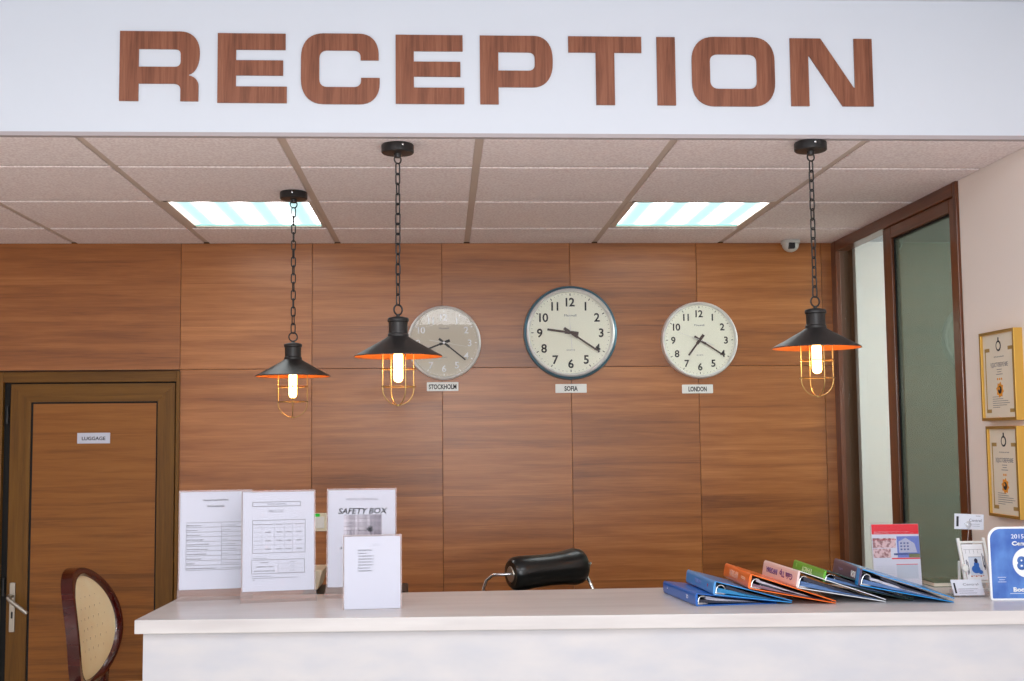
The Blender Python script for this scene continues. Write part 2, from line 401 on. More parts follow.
box(bm, RX+.012, RX+.03, 4.312, 4.878, CE-.107, CE-.10); finish('glazing_seal', bm, M['gap'], sash)
bm = B(); box(bm, RX+.018, RX+.024, 4.312, 4.878, WZ0+.08, CE-.107); finish('glass_pane', bm, M['paneR'], sash)
bm = B(); box(bm, RX+.043, RX+.048, 4.93, 5.603, WZ0, CE-.05); finish('glass_pane', bm, M['paneL'], win)

# ------------------------------------------------------------------ door in the back wall
door = bpy.data.objects.new('door_1', None); COL.objects.link(door); door['kind'] = 'structure'; door.location = (-1.6, W, 0)
def dfin(name, bm, m, parent=door, **k):
    bmesh.ops.translate(bm, verts=bm.verts[:], vec=(1.6, -W, 0)); return finish(name, bm, m, parent, **k)
bm = B(); box(bm, DX0, -1.985, W-.016, W+.02, 0, 1.962); box(bm, -1.213, DX1, W-.016, W+.02, 0, 1.962); dfin('door_casing', bm, M['casing'], bevel=.002)
bm = B(); box(bm, -1.985, -1.213, W-.016, W+.02, 1.915, 1.962); dfin('door_casing_head', bm, M['casing_h'], bevel=.002)
bm = B(); box(bm, -1.985, -1.213, W+.012, W+.02, 0, 1.915); dfin('door_gap_shade', bm, M['gap'])  # near-black backing sheet: shade of the gap round the leaf, put in as colour
bm = B(); Yd = W-.008
box(bm, -1.953, -1.862, Yd, W+.01, 0, 1.908); box(bm, -1.297, -1.218, Yd, W+.01, 0, 1.908); leaf = dfin('door_leaf', bm, M['casing'], bevel=.003)
bm = B()
prism(bm, [(-1.953, 1.908), (-1.218, 1.908), (-1.297, 1.826), (-1.862, 1.826)][::-1], Yd-.0015, W+.0095, 'Y')
dfin('door_leaf_rail', bm, M['casing_h'])
bm = B()
for (a, b, c, d) in ((-1.862, -1.852, 0, 1.826), (-1.303, -1.297, 0, 1.826), (-1.852, -1.303, 1.818, 1.826)): box(bm, a, b, Yd+.006, W+.01, c, d)
dfin('panel_groove', bm, M['gap'])
bm = B(); box(bm, -1.852, -1.303, Yd+.004, W+.01, 0, 1.818); dfin('door_panel', bm, M['doorwood'])
bm = B()
for z in (1.77, 1.0, .3): lathe(bm, [(0, -.04), (.007, -.04), (.007, .04), (0, .04)], 12, mtx=T(-1.968, W-.003, z))
dfin('door_hinge', bm, M['blackplastic'])
# handle: long backplate, lever sagging to the right, keyhole
bm = B(); prism(bm, rrect(-1.936, -1.912, .802, 1.020, .004), Yd-.008, Yd, 'Y'); h = dfin('door_handle', bm, M['steel'], bevel=.0015)
h2 = B(); tube(h2, [(-1.923, Yd-.008, .962), (-1.929, Yd-.035, .963), (-1.926, Yd-.052, .958), (-1.912, Yd-.056, .944), (-1.842, Yd-.056, .889)], [.008, .009, .0095, .0095, .0085], 12)
bmesh.ops.translate(h2, verts=h2.verts[:], vec=(1.6, -W, 0)); finish('door_lever', h2, M['steel'], h, smooth=True)
h2 = B(); prism(h2, rrect(-1.928, -1.920, .862, .892, .0039), Yd-.0095, Yd-.0078, 'Y')
bmesh.ops.translate(h2, verts=h2.verts[:], vec=(1.6, -W, 0)); finish('keyhole', h2, M['blackplastic'], h)
# door plate
pl = empty('door_sign', (-1.581, Yd+.004, 1.661), 'small silver door plate reading LUGGAGE on the brown door', 'sign')
bm = B(); prism(bm, rrect(-.073, .073, -.024, .024, .002), -.003, 0, 'Y'); finish('plate', bm, mat('brushed_aluminium_plate', (196, 200, 214), .3, .35), pl)
bm = B(); text(bm, 'LUGGAGE', .0155, T(0, -.003, -.001) @ FRONT, width=.105, bold=.02); finish('lettering', bm, M['ink'], pl)

# ------------------------------------------------------------------ fluorescent ceiling lamps
for k, (i, r) in enumerate(lights):
    xa, ya = X0+i*G, Yr(r)
    t = empty('ceiling_light', (xa+.3, ya+.3, CE+.006), ('square fluorescent ceiling panel above the Stockholm side, behind the small lamp chain', 'square fluorescent ceiling panel on the right, between the Sofia and London clocks')[k], 'ceiling light', 'fluorescent ceiling panels')
    bm = B()
    for (a, b, c, d) in ((-.288, -.262, -.288, .288), (.272, .288, -.288, .288), (-.276, .276, -.288, -.276), (-.276, .276, .276, .288)): box(bm, a, b, c, d, -.004, .024)
    finish('frame', bm, M['tee'], t)
    bm = B(); box(bm, -.276, .276, -.276, .276, .006, .010); finish('diffuser', bm, M['tubes'], t)
    for (c, d) in ((-.276, -.252), (.256, .276)):
        bm = B(); box(bm, -.276, .276, c, d, .002, .006); finish('diffuser_edge', bm, M['lampside'], t)

# ------------------------------------------------------------------ RECEPTION lettering
def cub(p0, c, p1, n=9, k=.62):
    a = [p0[i]+(c[i]-p0[i])*k for i in (0, 1)]; b = [p1[i]+(c[i]-p1[i])*k for i in (0, 1)]
    out = []
    for q in range(n+1):
        t = q/n; u = 1-t
        out.append(tuple(u*u*u*p0[i]+3*u*u*t*a[i]+3*u*t*t*b[i]+t*t*t*p1[i] for i in (0, 1)))
    return out
def letter_mesh(loops, x, z, w_, h_, wu):
    cu = bpy.data.curves.new('l', 'CURVE'); cu.dimensions = '2D'; cu.fill_mode = 'BOTH'; cu.extrude = .0025
    for lp in loops:
        s_ = cu.splines.new('POLY'); s_.points.add(len(lp)-1); s_.use_cyclic_u = True
        for p, q in zip(s_.points, lp): p.co = (q[0]*w_/wu, q[1]*h_, 0, 1)
    return curve_mesh(cu)
st, hb = .262, .235
LT = {}
def E_shape(): return 1.0, [[(0, 0), (0, 1), (.98, 1), (.98, .765), (.265, .765), (.265, .612), (.945, .612), (.945, .395), (.265, .395), (.265, .235), (1, .235), (1, 0)]]
LT['E'] = (1.0, E_shape()[1])
LT['R'] = (1.115, [[(0, 0), (0, 1), (.84, 1)] + cub((.84, 1), (1.115, 1), (1.115, .70)) + cub((1.115, .70), (1.115, .42), (.965, .383)) + cub((.965, .368), (1.10, .345), (1.10, .22)) + [(1.10, 0), (.85, 0)] + cub((.85, .16), (.85, .25), (.75, .25)) + [(.265, .25), (.265, 0)],
                  [(.265, .745)] + cub((.77, .745), (.85, .745), (.85, .67), 5) + cub((.85, .57), (.85, .49), (.77, .49), 5) + [(.265, .49)]])
LT['P'] = (1.05, [[(0, 0), (0, 1), (.78, 1)] + cub((.78, 1), (1.05, 1), (1.05, .66)) + cub((1.05, .60), (1.05, .25), (.76, .25)) + [(.265, .25), (.265, 0)],
                  [(.265, .76)] + cub((.70, .76), (.79, .76), (.79, .67), 5) + cub((.79, .58), (.79, .49), (.70, .49), 5) + [(.265, .49)]])
LT['T'] = (1.06, [[(0, .765), (0, 1), (1.06, 1), (1.06, .765), (.665, .765), (.665, 0), (.395, 0), (.395, .765)]])
LT['I'] = (.27, [[(0, 0), (0, 1), (.27, 1), (.27, 0)]])
LT['N'] = (1.22, [[(0, 0), (0, 1), (.455, 1), (.93, .275), (.95, .27), (.95, 1), (1.22, 1), (1.22, 0), (.76, 0), (.285, .735), (.268, .735), (.268, 0)]])
LT['O'] = (1.2, [cub((.32, 1.01), (0, 1.01), (0, .66)) + [(0, .34)] + cub((0, .34), (0, -.01), (.32, -.01)) + [(.88, -.01)] + cub((.88, -.01), (1.2, -.01), (1.2, .34)) + cub((1.2, .66), (1.2, 1.01), (.88, 1.01)),
                 cub((.38, .755), (.262, .755), (.262, .65), 5) + cub((.262, .36), (.262, .245), (.38, .245), 5) + cub((.82, .245), (.938, .245), (.938, .36), 5) + cub((.938, .65), (.938, .755), (.82, .755), 5)])
LT['C'] = (1.13, [cub((.32, 1.01), (0, 1.01), (0, .66)) + cub((0, .34), (0, -.01), (.32, -.01)) + cub((.84, -.01), (1.13, -.01), (1.13, .30)) + [(1.13, .37), (.862, .37)] + cub((.862, .33), (.862, .235), (.76, .235), 5) + cub((.37, .235), (.262, .235), (.262, .35), 5) + cub((.262, .65), (.262, .765), (.37, .765), 5) + cub((.76, .765), (.855, .765), (.855, .67), 5) + [(.855, .625), (1.115, .625)] + cub((1.115, .71), (1.115, 1.01), (.83, 1.01))])
words = [('R', -.957, -.721, 'letter R at the start of the sign'), ('E', -.668, -.462, 'letter E right after the R'), ('C', -.42, -.184, 'letter C between the two letters E'), ('E', -.136, .071, 'letter E between C and P'),
         ('P', .119, .341, 'letter P between E and T'), ('T', .389, .614, 'letter T beside the letter I'), ('I', .661, .718, 'single-stroke letter I between T and O'), ('O', .769, 1.027, 'rounded letter O beside the N'), ('N', 1.076, 1.334, 'letter N at the end of the sign')]
for ch, xa, xb, lab in words:
    wu, loops = LT[ch]; me = letter_mesh(loops, 0, 0, xb-xa, .213, wu)
    me.transform(Rx(PI/2)); me.materials.append(M['letter']); me.name = 'sign_letter'
    o = bpy.data.objects.new('sign_letter', me); COL.objects.link(o); o.location = (xa, S-.0027, 2.658 if ch == 'R' else 2.654)
    tag(o, 'wood-grain '+lab+' on the white header', 'letter', 'letters of the reception sign')

# ------------------------------------------------------------------ clocks
def clock(x, z, R, label, kind, hour, minute, sec):
    t = empty('wall_clock', (x, W, z), label, 'clock', 'round wall clocks')
    m = Rx(PI/2)
    k = R/.22
    if kind == 'big':
        bm = B(); lathe(bm, [(0, 0), (R, 0), (R, .020*k), (R*.985, .030*k), (R*.955, .034*k), (R*.945, .030*k), (R*.94, .008)], 72, mtx=m); finish('outer_case', bm, M['clockblue'], t, smooth=True)
        r1 = R*.948
    else: r1 = R
    bm = B(); lathe(bm, [(r1, 0.0), (r1, .030*k), (r1*.985, .042*k), (r1*.955, .046*k), (r1*.93, .040*k), (r1*.915, .024)], 72, mtx=m); finish('chrome_rim', bm, M['rim'], t, smooth=True)
    bm = B(); lathe(bm, [(0, .0), (r1*.93, .0), (r1*.93, .022), (0, .022)], 72, mtx=m)
    finish('dial', bm, M['clockface_grey'] if kind == 'silver' else M['clockface'], t)
    num = M['silver'] if kind == 'silver' else M['clockblack']
    rf = r1*.93
    for h_ in range(1, 13):
        bm = B(); a = math.radians(90-30*h_); rr = rf*.745
        text(bm, str(h_), R*.185, T(rr*math.cos(a), -.022, rr*math.sin(a)) @ FRONT, bold=.022, spacing=.9)
        finish('numeral', bm, num, t)
    bm = B()
    for q in range(60):
        a = math.radians(6*q); L_ = .055 if q % 5 == 0 else .022; w_ = .018 if q % 5 == 0 else .008
        box(bm, rf*(.95-L_), rf*.95, -.0225, -.022, -R*w_/2, R*w_/2, mtx=Ry(a))
    finish('minute_marks', bm, num, t)
    bm = B(); text(bm, 'Maxwell', R*.05, T(0, -.022, rf*.42) @ FRONT, width=R*.26); finish('dial_lettering', bm, M['fineink'], t)
    bm = B(); text(bm, 'QUARTZ', R*.028, T(0, -.022, -rf*.42) @ FRONT, width=R*.18); finish('dial_lettering', bm, M['fineink'], t)
    hm = M['clockblack'] if kind == 'silver' else M['clockhand']
    def hand(name, ang, L_, tail, w_, y, m_):
        b_ = B(); th = math.radians(ang-90)
        box(b_, 0, L_, -y-.001, -y, -w_*.30, w_*.30, mtx=Ry(th)); box(b_, -tail, 0, -y-.001, -y, -w_*.5, w_*.5, mtx=Ry(th))
        box(b_, L_*.0, L_*.25, -y-.0012, -y, -w_*.5, w_*.5, mtx=Ry(th))
        finish(name, b_, m_, t)
    hand('hour_hand', hour, R*.50, R*.17, R*.075, .026, hm); hand('minute_hand', minute, R*.74, R*.17, R*.06, .028, hm)
    hand('second_hand', sec, R*.62, R*.4, R*.014, .030, M['white'])
    bm = B(); lathe(bm, [(0, .022), (R*.035, .022), (R*.03, .032), (0, .033)], 20, mtx=m); finish('hub', bm, hm if kind != 'silver' else M['silver'], t)
    bm = B(); lathe(bm, [(0, .0345), (r1*.92, .0345), (r1*.92, .0355), (0, .0355)], 48, mtx=m)
    finish('glass', bm, M['pane_thin'], t)
clock(.008, 2.085, .172, 'silver-rimmed clock with pale silver numerals above the STOCKHOLM plate', 'silver', 249, 129, 100)
clock(.597, 2.129, .219, 'largest wall clock, blue-grey outer ring, above the SOFIA plate', 'big', 278, 124, 356)
clock(1.204, 2.091, .180, 'chrome-rimmed ivory clock with black numerals above the LONDON plate', 'plain', 217, 123, 290)
for nm, x, z in (('STOCKHOLM', .001, 1.883), ('SOFIA', .598, 1.870), ('LONDON', 1.193, 1.863)):
    t = empty('city_plate', (x, W, z), 'small white plate reading '+nm+' under its wall clock', 'sign', 'city name plates')
    bm = B(); prism(bm, rrect(-.073, .073, -.0205, .0205, .003), -.004, 0, 'Y'); finish('plate', bm, M['white'], t)
    bm = B(); text(bm, nm, .022, T(0, -.004, 0) @ FRONT, width={'STOCKHOLM': .128, 'SOFIA': .062, 'LONDON': .086}[nm], bold=.03); finish('lettering', bm, M['clockblack'], t)

# ------------------------------------------------------------------ pendant lamps
def pendant(x, y, zrim, label, rz=0):
    """origin on the ceiling; zrim = height of the shade rim"""
    zc = CE-.002
    t = empty('pendant_lamp', (x, y, zc), label, 'lamp', 'caged pendant lamps', rz)
    bm = B(); lathe(bm, [(0, 0), (.048, 0), (.050, -.003), (.050, -.024), (.047, -.027), (.012, -.028), (.010, -.040), (0, -.041)], 40); can = finish('canopy', bm, M['black'], t, smooth=True)
    bm = B(); lathe(bm, [(0, -.001), (.0035, -.001), (.003, .002), (0, .0025)], 12, mtx=T(0, -.0495, -.009) @ Rx(PI/2)); finish('screw', bm, M['chrome'], can)
    zr = zrim-zc                                            # rim, local
    ztop = zr+.121                                          # top of cap
    # rings and chain
    bm = B()
    def link(z, L_, w_, r, ang):
        pts = []
        for q in range(20):
            a = 2*PI*q/20; px = w_*math.cos(a); pz = w_*math.sin(a)+(L_ if math.sin(a) > 1e-6 else -L_ if math.sin(a) < -1e-6 else 0)
            pts.append(Vector((px*math.cos(ang), px*math.sin(ang), z+pz)))
        tube(bm, pts, r*1.22, 6, closed=True)
    link(-.046, 0, .0125, .002, .3); link(ztop+.022, 0, .0155, .0022, .3)
    za, zb = -.060, ztop+.038; n = max(4, round((za-zb)/.0305)); stp = (za-zb)/n
    for q in range(n): link(za-stp*(q+.5), .0105, .0074, .0019, (PI/2 if q % 2 else 0)+.5+random.uniform(-.25, .25))
    finish('chain', bm, M['black'], t, smooth=True)
    bm = B(); lathe(bm, [(0, ztop+.010), (.006, ztop+.009), (.006, ztop+.002), (.018, ztop), (.030, ztop-.003), (.0325, ztop-.006), (.0325, ztop-.014), (.029, ztop-.017), (.029, ztop-.050), (.032, ztop-.053), (.032, ztop-.060), (.034, ztop-.064)], 40)
    finish('lamp_cap', bm, M['black'], t, smooth=True)
    R0 = .1345
    bm = B(); lathe(bm, [(.030, zr+.062), (.045, zr+.052), (.09, zr+.0265), (R0, zr+.002), (R0, zr-.001)], 64); finish('lamp_shade', bm, M['black'], t, smooth=True)
    bm = B(); lathe(bm, [(.028, zr+.058), (.045, zr+.049), (.09, zr+.0235), (R0-.001, zr-.0008)], 64); finish('shade_lining', bm, M['copper'], t, smooth=True)
    bm = B(); lathe(bm, [(0, zr+.05), (.022, zr+.05), (.022, zr+.012), (0, zr+.010)], 24); finish('socket', bm, M['brass'], t)
    bm = B(); lathe(bm, [(0, zr+.012), (.011, zr+.010), (.0145, zr+.004), (.0145, zr-.066), (.012, zr-.074), (.006, zr-.078), (0, zr-.079)], 24); bl = finish('bulb', bm, M['bulb'], t, smooth=True)
    # cage
    bm = B(); Rc = .052; zs = zr-.098
    for ring in (zr-.038, zs+.006):
        tube(bm, [(Rc*math.cos(a), Rc*math.sin(a), ring) for a in [2*PI*q/40 for q in range(40)]], .0017, 6, closed=True)
    for q in range(4):
        a = PI/2*q+.12
        pts = [(Rc*math.cos(a), Rc*math.sin(a), z) for z in (zr+.03, zr-.03, zs)]
        for s_ in range(1, 9):
            b_ = PI/2*s_/8; pts.append((Rc*math.cos(b_)*math.cos(a), Rc*math.cos(b_)*math.sin(a), zs-.050*math.sin(b_)))
        tube(bm, pts, .0017, 6)
    lathe(bm, [(0, zs-.047), (.006, zs-.048), (.006, zs-.053), (0, zs-.054)], 12)
    finish('wire_cage', bm, M['brass'], t, smooth=True)
    l = bpy.data.lights.new('bulb_light', 'POINT'); l.energy = 4; l.color = (1, .74, .44); l.shadow_soft_size = .02
    lo = bpy.data.objects.new('bulb_light', l); COL.objects.link(lo); lo.parent = t; lo.location = (0, 0, zr-.034)
    return t
pendant(-.541, 4.43, 1.875, 'black caged pendant lamp with shortest-looking chain, set furthest back, left of the Stockholm clock')
pendant(-.134, 3.70, 1.896, 'black caged pendant lamp hanging partly in front of the Stockholm clock', .35)
pendant(1.146, 3.65, 1.911, 'black caged pendant lamp hanging right of the London clock', 0)

# ------------------------------------------------------------------ dome camera
t = empty('dome_camera', (1.632, 5.545, CE-.002), 'small white dome security camera under the ceiling near the right corner', 'security camera')
bm = B(); lathe(bm, [(0, 0), (.043, 0), (.045, -.004), (.045, -.014), (.040, -.016), (0, -.016)], 36); finish('base', bm, M['camdome'], t, smooth=True)
bm = B(); lathe(bm, [(.040, -.016)]+[(.040*math.cos(a), -.016-.038*math.sin(a)) for a in [PI/2*q/8 for q in range(1, 8)]]+[(0, -.054)], 36); finish('dome', bm, M['camdome'], t, smooth=True)
bm = B(); prism(bm, rrect(-.019, .010, -.043, -.014, .005), -.042, -.02, 'Y'); finish('lens', bm, M['blackplastic'], t)

# wall switches with a green label, behind the standing sheets
t = empty('wall_switch', (-.605, W, 1.228), 'cream double wall switch with a green label between price list and safety box sheet', 'switch')
bm = B(); prism(bm, rrect(0, .076, 0, .082, .004), -.010, 0, 'Y'); prism(bm, rrect(.080, .150, 0, .082, .004), -.010, 0, 'Y'); finish('plate', bm, M['cream'], t, bevel=.002)
for xa in (.020, .094):
    bm = B(); prism(bm, rrect(xa, xa+.044, .014, .066, .003), -.013, -.010, 'Y'); finish('rocker', bm, M['white'], t, bevel=.002)
bm = B(); box(bm, .006, .044, -.0125, -.010, .062, .080); finish('label_sticker', bm, M['greenlabel'], t)

# ------------------------------------------------------------------ certificates on the right wall
def certificate(y0, y1, z0, z1, label, stars):
    t = empty('framed_certificate', (RX, (y0+y1)/2, z0), label, 'certificate', 'framed certificates'); w_, h_ = (y1-y0)/2, z1-z0
    # local: y along the wall (right side of the sheet is -y), z up, face -x
    bm = B()
    for (a, b, c, d) in ((-w_, -w_+.010, 0, h_), (w_-.010, w_, 0, h_), (-w_+.010, w_-.010, 0, .010), (-w_+.010, w_-.010, h_-.010, h_)): box(bm, -.030, 0, a, b, c, d)
    finish('frame', bm, M['gold'], t, bevel=.001)
    bm = B()
    for (a, b, c, d) in ((-w_+.0005, -w_+.009, .0005, h_-.0005), (w_-.009, w_-.0005, .0005, h_-.0005), (-w_+.009, w_-.009, .0005, .009), (-w_+.009, w_-.009, h_-.009, h_-.0005)): box(bm, -.031, -.030, a, b, c, d)
    finish('frame_front', bm, M['golddark'], t)
    bm = B(); box(bm, -.022, -.002, -w_+.010, w_-.010, .010, h_-.010); sh = finish('certificate_sheet', bm, M['parch'], t)
    Q = Matrix(((0, 0, -1, -.022), (-1, 0, 0, 0), (0, 1, 0, 0), (0, 0, 0, 1)))       # text xy -> wall, faces -x
    bm = B()
    def pb(u0, u1, v0, v1, mi): 
        box(bm, -.0226, -.022, -u1, -u0, v0, v1, mi)
    u = w_-.024
    for s_ in (-1, 1):
        pb(min(s_*u, s_*(u-.006)), max(s_*u, s_*(u-.006)), .03, h_-.055, 0)
        pb(min(s_*u, s_*(u-.035)), max(s_*u, s_*(u-.035)), h_-.067, h_-.055, 0); pb(min(s_*u, s_*(u-.035)), max(s_*u, s_*(u-.035)), .026, .038, 0)
    # crest
    def disc(cu_, cv, r, mi, d=.0008):
        pts = [(-(cu_+r*math.cos(a)), cv+r*math.sin(a)) for a in [2*PI*q/20 for q in range(20)]]
        prism(bm, pts, -.022-d, -.022, 'X', mi)
    disc(0, h_-.050, .018, 1); disc(0, h_-.050, .012, 3, .0012); pb(-.004, .004, h_-.034, h_-.022, 1)
    text(bm, 'РЕПУБЛИКА БЪЛГАРИЯ', .003, T(0, 0, h_-.086) @ Q, width=.07, mi=2)
    text(bm, 'УДОСТОВЕРЕНИЕ', .0145, T(0, 0, h_-.112) @ Q, width=.125, mi=2)
    for q, (v, ww) in enumerate(((h_-.129, .035), (h_-.137, .028), (h_-.145, .045))): pb(-ww/2, ww/2, v, v+.0018, 2)
    for q in range(stars):
        disc((q-(stars-1)/2)*.014, h_-.160, .004, 4)
    star = [(-(0+r*math.cos(a)), h_-.196+r*math.sin(a)) for a, r in [(2*PI*q/16+.2, .027 if q % 2 else .020) for q in range(16)]]
    prism(bm, star, -.0228, -.022, 'X', 4); disc(.0, h_-.196, .013, 1, .0012); disc(-.004, h_-.192, .005, 4, .0016)
    for q in range(6):
        v = .078-q*.007; L_ = (.06, .075, .11, .12, .10, .05)[q]; pb(-.055, -.055+L_, v, v+.0014, 2)
    finish('certificate_print', bm, [M['goldprint'], M['ink'], M['fineink'], M['parch'], M['emblem']], sh)
certificate(3.780, 4.030, 1.686, 1.983, 'upper gold-framed certificate with three small stars on the cream right wall', 3)
certificate(3.785, 4.006, 1.369, 1.668, 'lower gold-framed certificate with two small stars above the blue award sign', 2)
bm = B(); lathe(bm, [(0, 0), (.006, 0), (.006, .012), (.014, .016), (.018, .026), (.014, .036), (0, .040)], 28, mtx=T(RX, 3.88, 1.322) @ Ry(-PI/2))
tag(finish('wall_ornament', bm, M['orange'], smooth=True), 'round orange ornament on the right wall just above the blue award sign', 'ornament')

# ------------------------------------------------------------------ reception counter
CT = 1.17
ctr = empty('reception_counter', (.5, 3.5, 0), 'long whitewashed reception counter running to the right wall', 'counter')
def cfin(name, bm, m, **k):
    bmesh.ops.translate(bm, verts=bm.verts[:], vec=(-.5, -3.5, 0)); return finish(name, bm, m, ctr, **k)
bm = B(); prism(bm, [(-.826, 3.344), (RX-.002, 3.206), (RX-.002, 3.858), (-.804, 3.822)], CT-.037, CT); cfin('countertop', bm, M['counter'], bevel=.002)
bm = B(); prism(bm, [(-.806, 3.360), (RX-.002, 3.223), (RX-.002, 3.248), (-.806, 3.385)], 0, CT-.037); cfin('front_panel', bm, M['counterfront'])
bm = B(); prism(bm, [(-.806, 3.385), (-.781, 3.385), (-.781, 3.79), (-.806, 3.79)], 0, CT-.037); cfin('end_panel', bm, M['counterfront'])
bm = B(); box(bm, -.780, RX-.002, 3.40, 4.16, .74, .765); cfin('desk_shelf', bm, M['counter'])
bm = B(); box(bm, -.780, -.755, 3.80, 4.16, 0, .74); cfin('desk_leg_panel', bm, M['counterfront'])

# office machine peeking out behind the sheets
t = empty('office_machine', (-.26, 4.02, .765), 'office machine with cream top and black base half hidden behind the standing sheets', 'office machine')
bm = B(); box(bm, -.19, .142, -.11, .12, 0, .398); finish('base', bm, M['blackplastic'], t, bevel=.006)
bm = B(); prism(bm, [(-.20, .407), (-.138, .407), (-.122, .467), (-.20, .467)], -.10, .08, 'Y'); finish('top_cover', bm, M['cream'], t, bevel=.003)

# ------------------------------------------------------------------ acrylic stands with printed sheets
def stand(x, y, rz, w_, h_, label, lean=.06, base=True, tip=.012):
    """origin: left front bottom corner; the panel leans backwards"""
    t = empty('sheet_stand', (x, y, CT), label, 'sign stand', 'acrylic stands with printed sheets', rz)
    Lm = T(0, 0, .010 if base else 0) @ Rx(-lean)
    bm = B(); b0 = .0 if not base else .018
    box(bm, -.003, w_+.003, -.0028, -.0013, b0, b0+h_+.004); box(bm, -.003, w_+.003, .0013, .0028, b0, b0+h_+.004)
    bmesh.ops.transform(bm, matrix=Lm, verts=bm.verts[:])
    pan = finish('acrylic_panel', bm, M['acrylic'], t)
    bm = B(); e_ = .0032
    prism(bm, [(-e_-.001, b0), (-e_-.001, b0+h_+.005), (w_+e_+.001, b0+h_+.005), (w_+e_+.001, b0), (w_+.0002, b0), (w_+.0002, b0+h_+.001), (-.0002, b0+h_+.001), (-.0002, b0)], -.0027, .0027, 'Y')
    bmesh.ops.transform(bm, matrix=Lm, verts=bm.verts[:]); finish('acrylic_rim', bm, M['acrylic_edge'], pan)
    if base:
        bm = B(); prism(bm, [(-.035, 0), (-.033, .002), (-.004, .024), (.004, .030), (.004, .026), (.040, .002), (.040, 0)][::-1], -.006, w_+.006, 'X')
        finish('acrylic_foot', bm, M['acrylic_edge'], t)
    else:
        bm = B(); box(bm, 0, w_, .004, .045, 0, .002); finish('acrylic_foot', bm, M['acrylic_edge'], t)
    bm = B(); box(bm, 0, w_, -.0008, .0008, b0+.001, b0+h_); bmesh.ops.transform(bm, matrix=Lm, verts=bm.verts[:])
    sheet = finish('paper_sheet', bm, M['paper'], t)
    return t, sheet, Lm @ T(0, -.0009, b0)                 # matrix of the sheet's face: x right, z up
def pfin(name, bm, m, sheet, mtx):
    bmesh.ops.transform(bm, matrix=mtx, verts=bm.verts[:]); return finish(name, bm, m, sheet)
def line(bm, x0, x1, z0, z1, mi=0): box(bm, x0, x1, -.0003, 0, z0, z1, mi)
def txt(bm, s, x, z, h, w=None, mi=0, align='CENTER', bold=0, shear=0): text(bm, s, h, T(x, 0, z) @ FRONT, width=w, mi=mi, align=align, bold=bold, shear=shear, thick=.0002)
def outline(bm, x0, x1, z0, z1, t_=.0008, mi=0):
    line(bm, x0, x1, z0, z0+t_, mi); line(bm, x0, x1, z1-t_, z1, mi); line(bm, x0, x0+t_, z0, z1, mi); line(bm, x1-t_, x1, z0, z1, mi)
INK = [M['ink'], M['fineink']]
# services
_, sh, mt = stand(-.793, 3.742, .17, .210, .293, 'acrylic stand with the hotel services table, leftmost on the counter')
bm = B(); txt(bm, 'Price List Hotel CENTRAL', .105, .268, .0048, .075, bold=.03); txt(bm, 'EXTRA SERVICES', .105, .249, .0048, .05, bold=.03)
items = ['Mini Bar service', 'Room service', 'Extra towel set', 'Extra bed per night', 'Late check out till 18.00', 'Airport transfer one way', 'Airport transfer group', 'Parking per night', 'Breakfast', 'Laundry per piece, ironing service']
x0, x1, xm = .018, .200, .122
for q in range(11): line(bm, x0, x1, .058+q*.0142, .0589+q*.0142, 0)
for v in (x0, xm, x1): line(bm, v, v+.0009, .058, .2006, 1)
for q, s_ in enumerate(items):
    z = .058+(9-q)*.0142+.006; txt(bm, s_, x0+.002, z, .0034, min(.098, .0042*len(s_)*.62), align='LEFT', bold=.03); txt(bm, ('on request', 'included', '5 BGN', '5 BGN', 'from 20 BGN', 'from 15 BGN', '45 BGN', '5 BGN', '10 BGN per person', 'from 3 BGN')[q], xm+.003, z, .0034, (.04, .022, .014, .014, .038, .038, .016, .014, .05, .055)[q], align='LEFT')
pfin('printed_table', bm, INK, sh, mt)
# price list
_, sh, mt = stand(-.594, 3.672, .17, .210, .293, 'acrylic stand with the PRICE LIST sheet, in front of the services sheet')
bm = B(); outline(bm, .028, .170, .250, .264, .0013); txt(bm, 'HOTEL CENTRAL', .10, .257, .0055, .058, 1); txt(bm, 'PRICE LIST', .098, .236, .0075, .044, 1)
outline(bm, .028, .184, .112, .210, .0010)
for v in (.056, .092, .122, .146): line(bm, v, v+.0005, .112, .210, 1)
for v in (.187, .160, .136): line(bm, .028, .184, v, v+.0005, 1)
for q, s_ in enumerate(('ROOM TYPE', 'Single room', 'Double', 'Triple', 'Apartment')): txt(bm, s_, (.042, .074, .107, .134, .165)[q], .197, .0032, (.024, .028, .018, .014, .026)[q], bold=.02)
for r_ in range(3):
    z = (.174, .149, .124)[r_]
    txt(bm, 'season', .042, z, .003, .02, 1)
    for q in range(4): txt(bm, (('65', '90', '120', '150'), ('60', '85', '110', '140'), ('55', '80', '105', '130'))[r_][q]+' BGN', (.074, .107, .134, .165)[q], z, .0038, .016, bold=.02)
txt(bm, 'ADDITIONAL BED', .05, .097, .003, .04); outline(bm, .026, .182, .052, .093, .001); line(bm, .104, .1045, .053, .092, 1)
for q, s_ in enumerate(('EXTRA BED', 'CHILDREN TILL 12 YEARS', 'BREAKFAST INCLUDED IN PRICE')): txt(bm, s_, .064, .085-q*.0125, .0034, (.022, .05, .06)[q], bold=.02); txt(bm, '25 BGN', .145, .085-q*.0125, .003, .014); line(bm, .104, .182, .079-q*.0125, .0794-q*.0125, 1)
for q, l_ in enumerate((.055, .135, .008)): line(bm, .028, .028+l_, .044-q*.0055, .0452-q*.0055, 1)
pfin('printed_table', bm, INK, sh, mt)
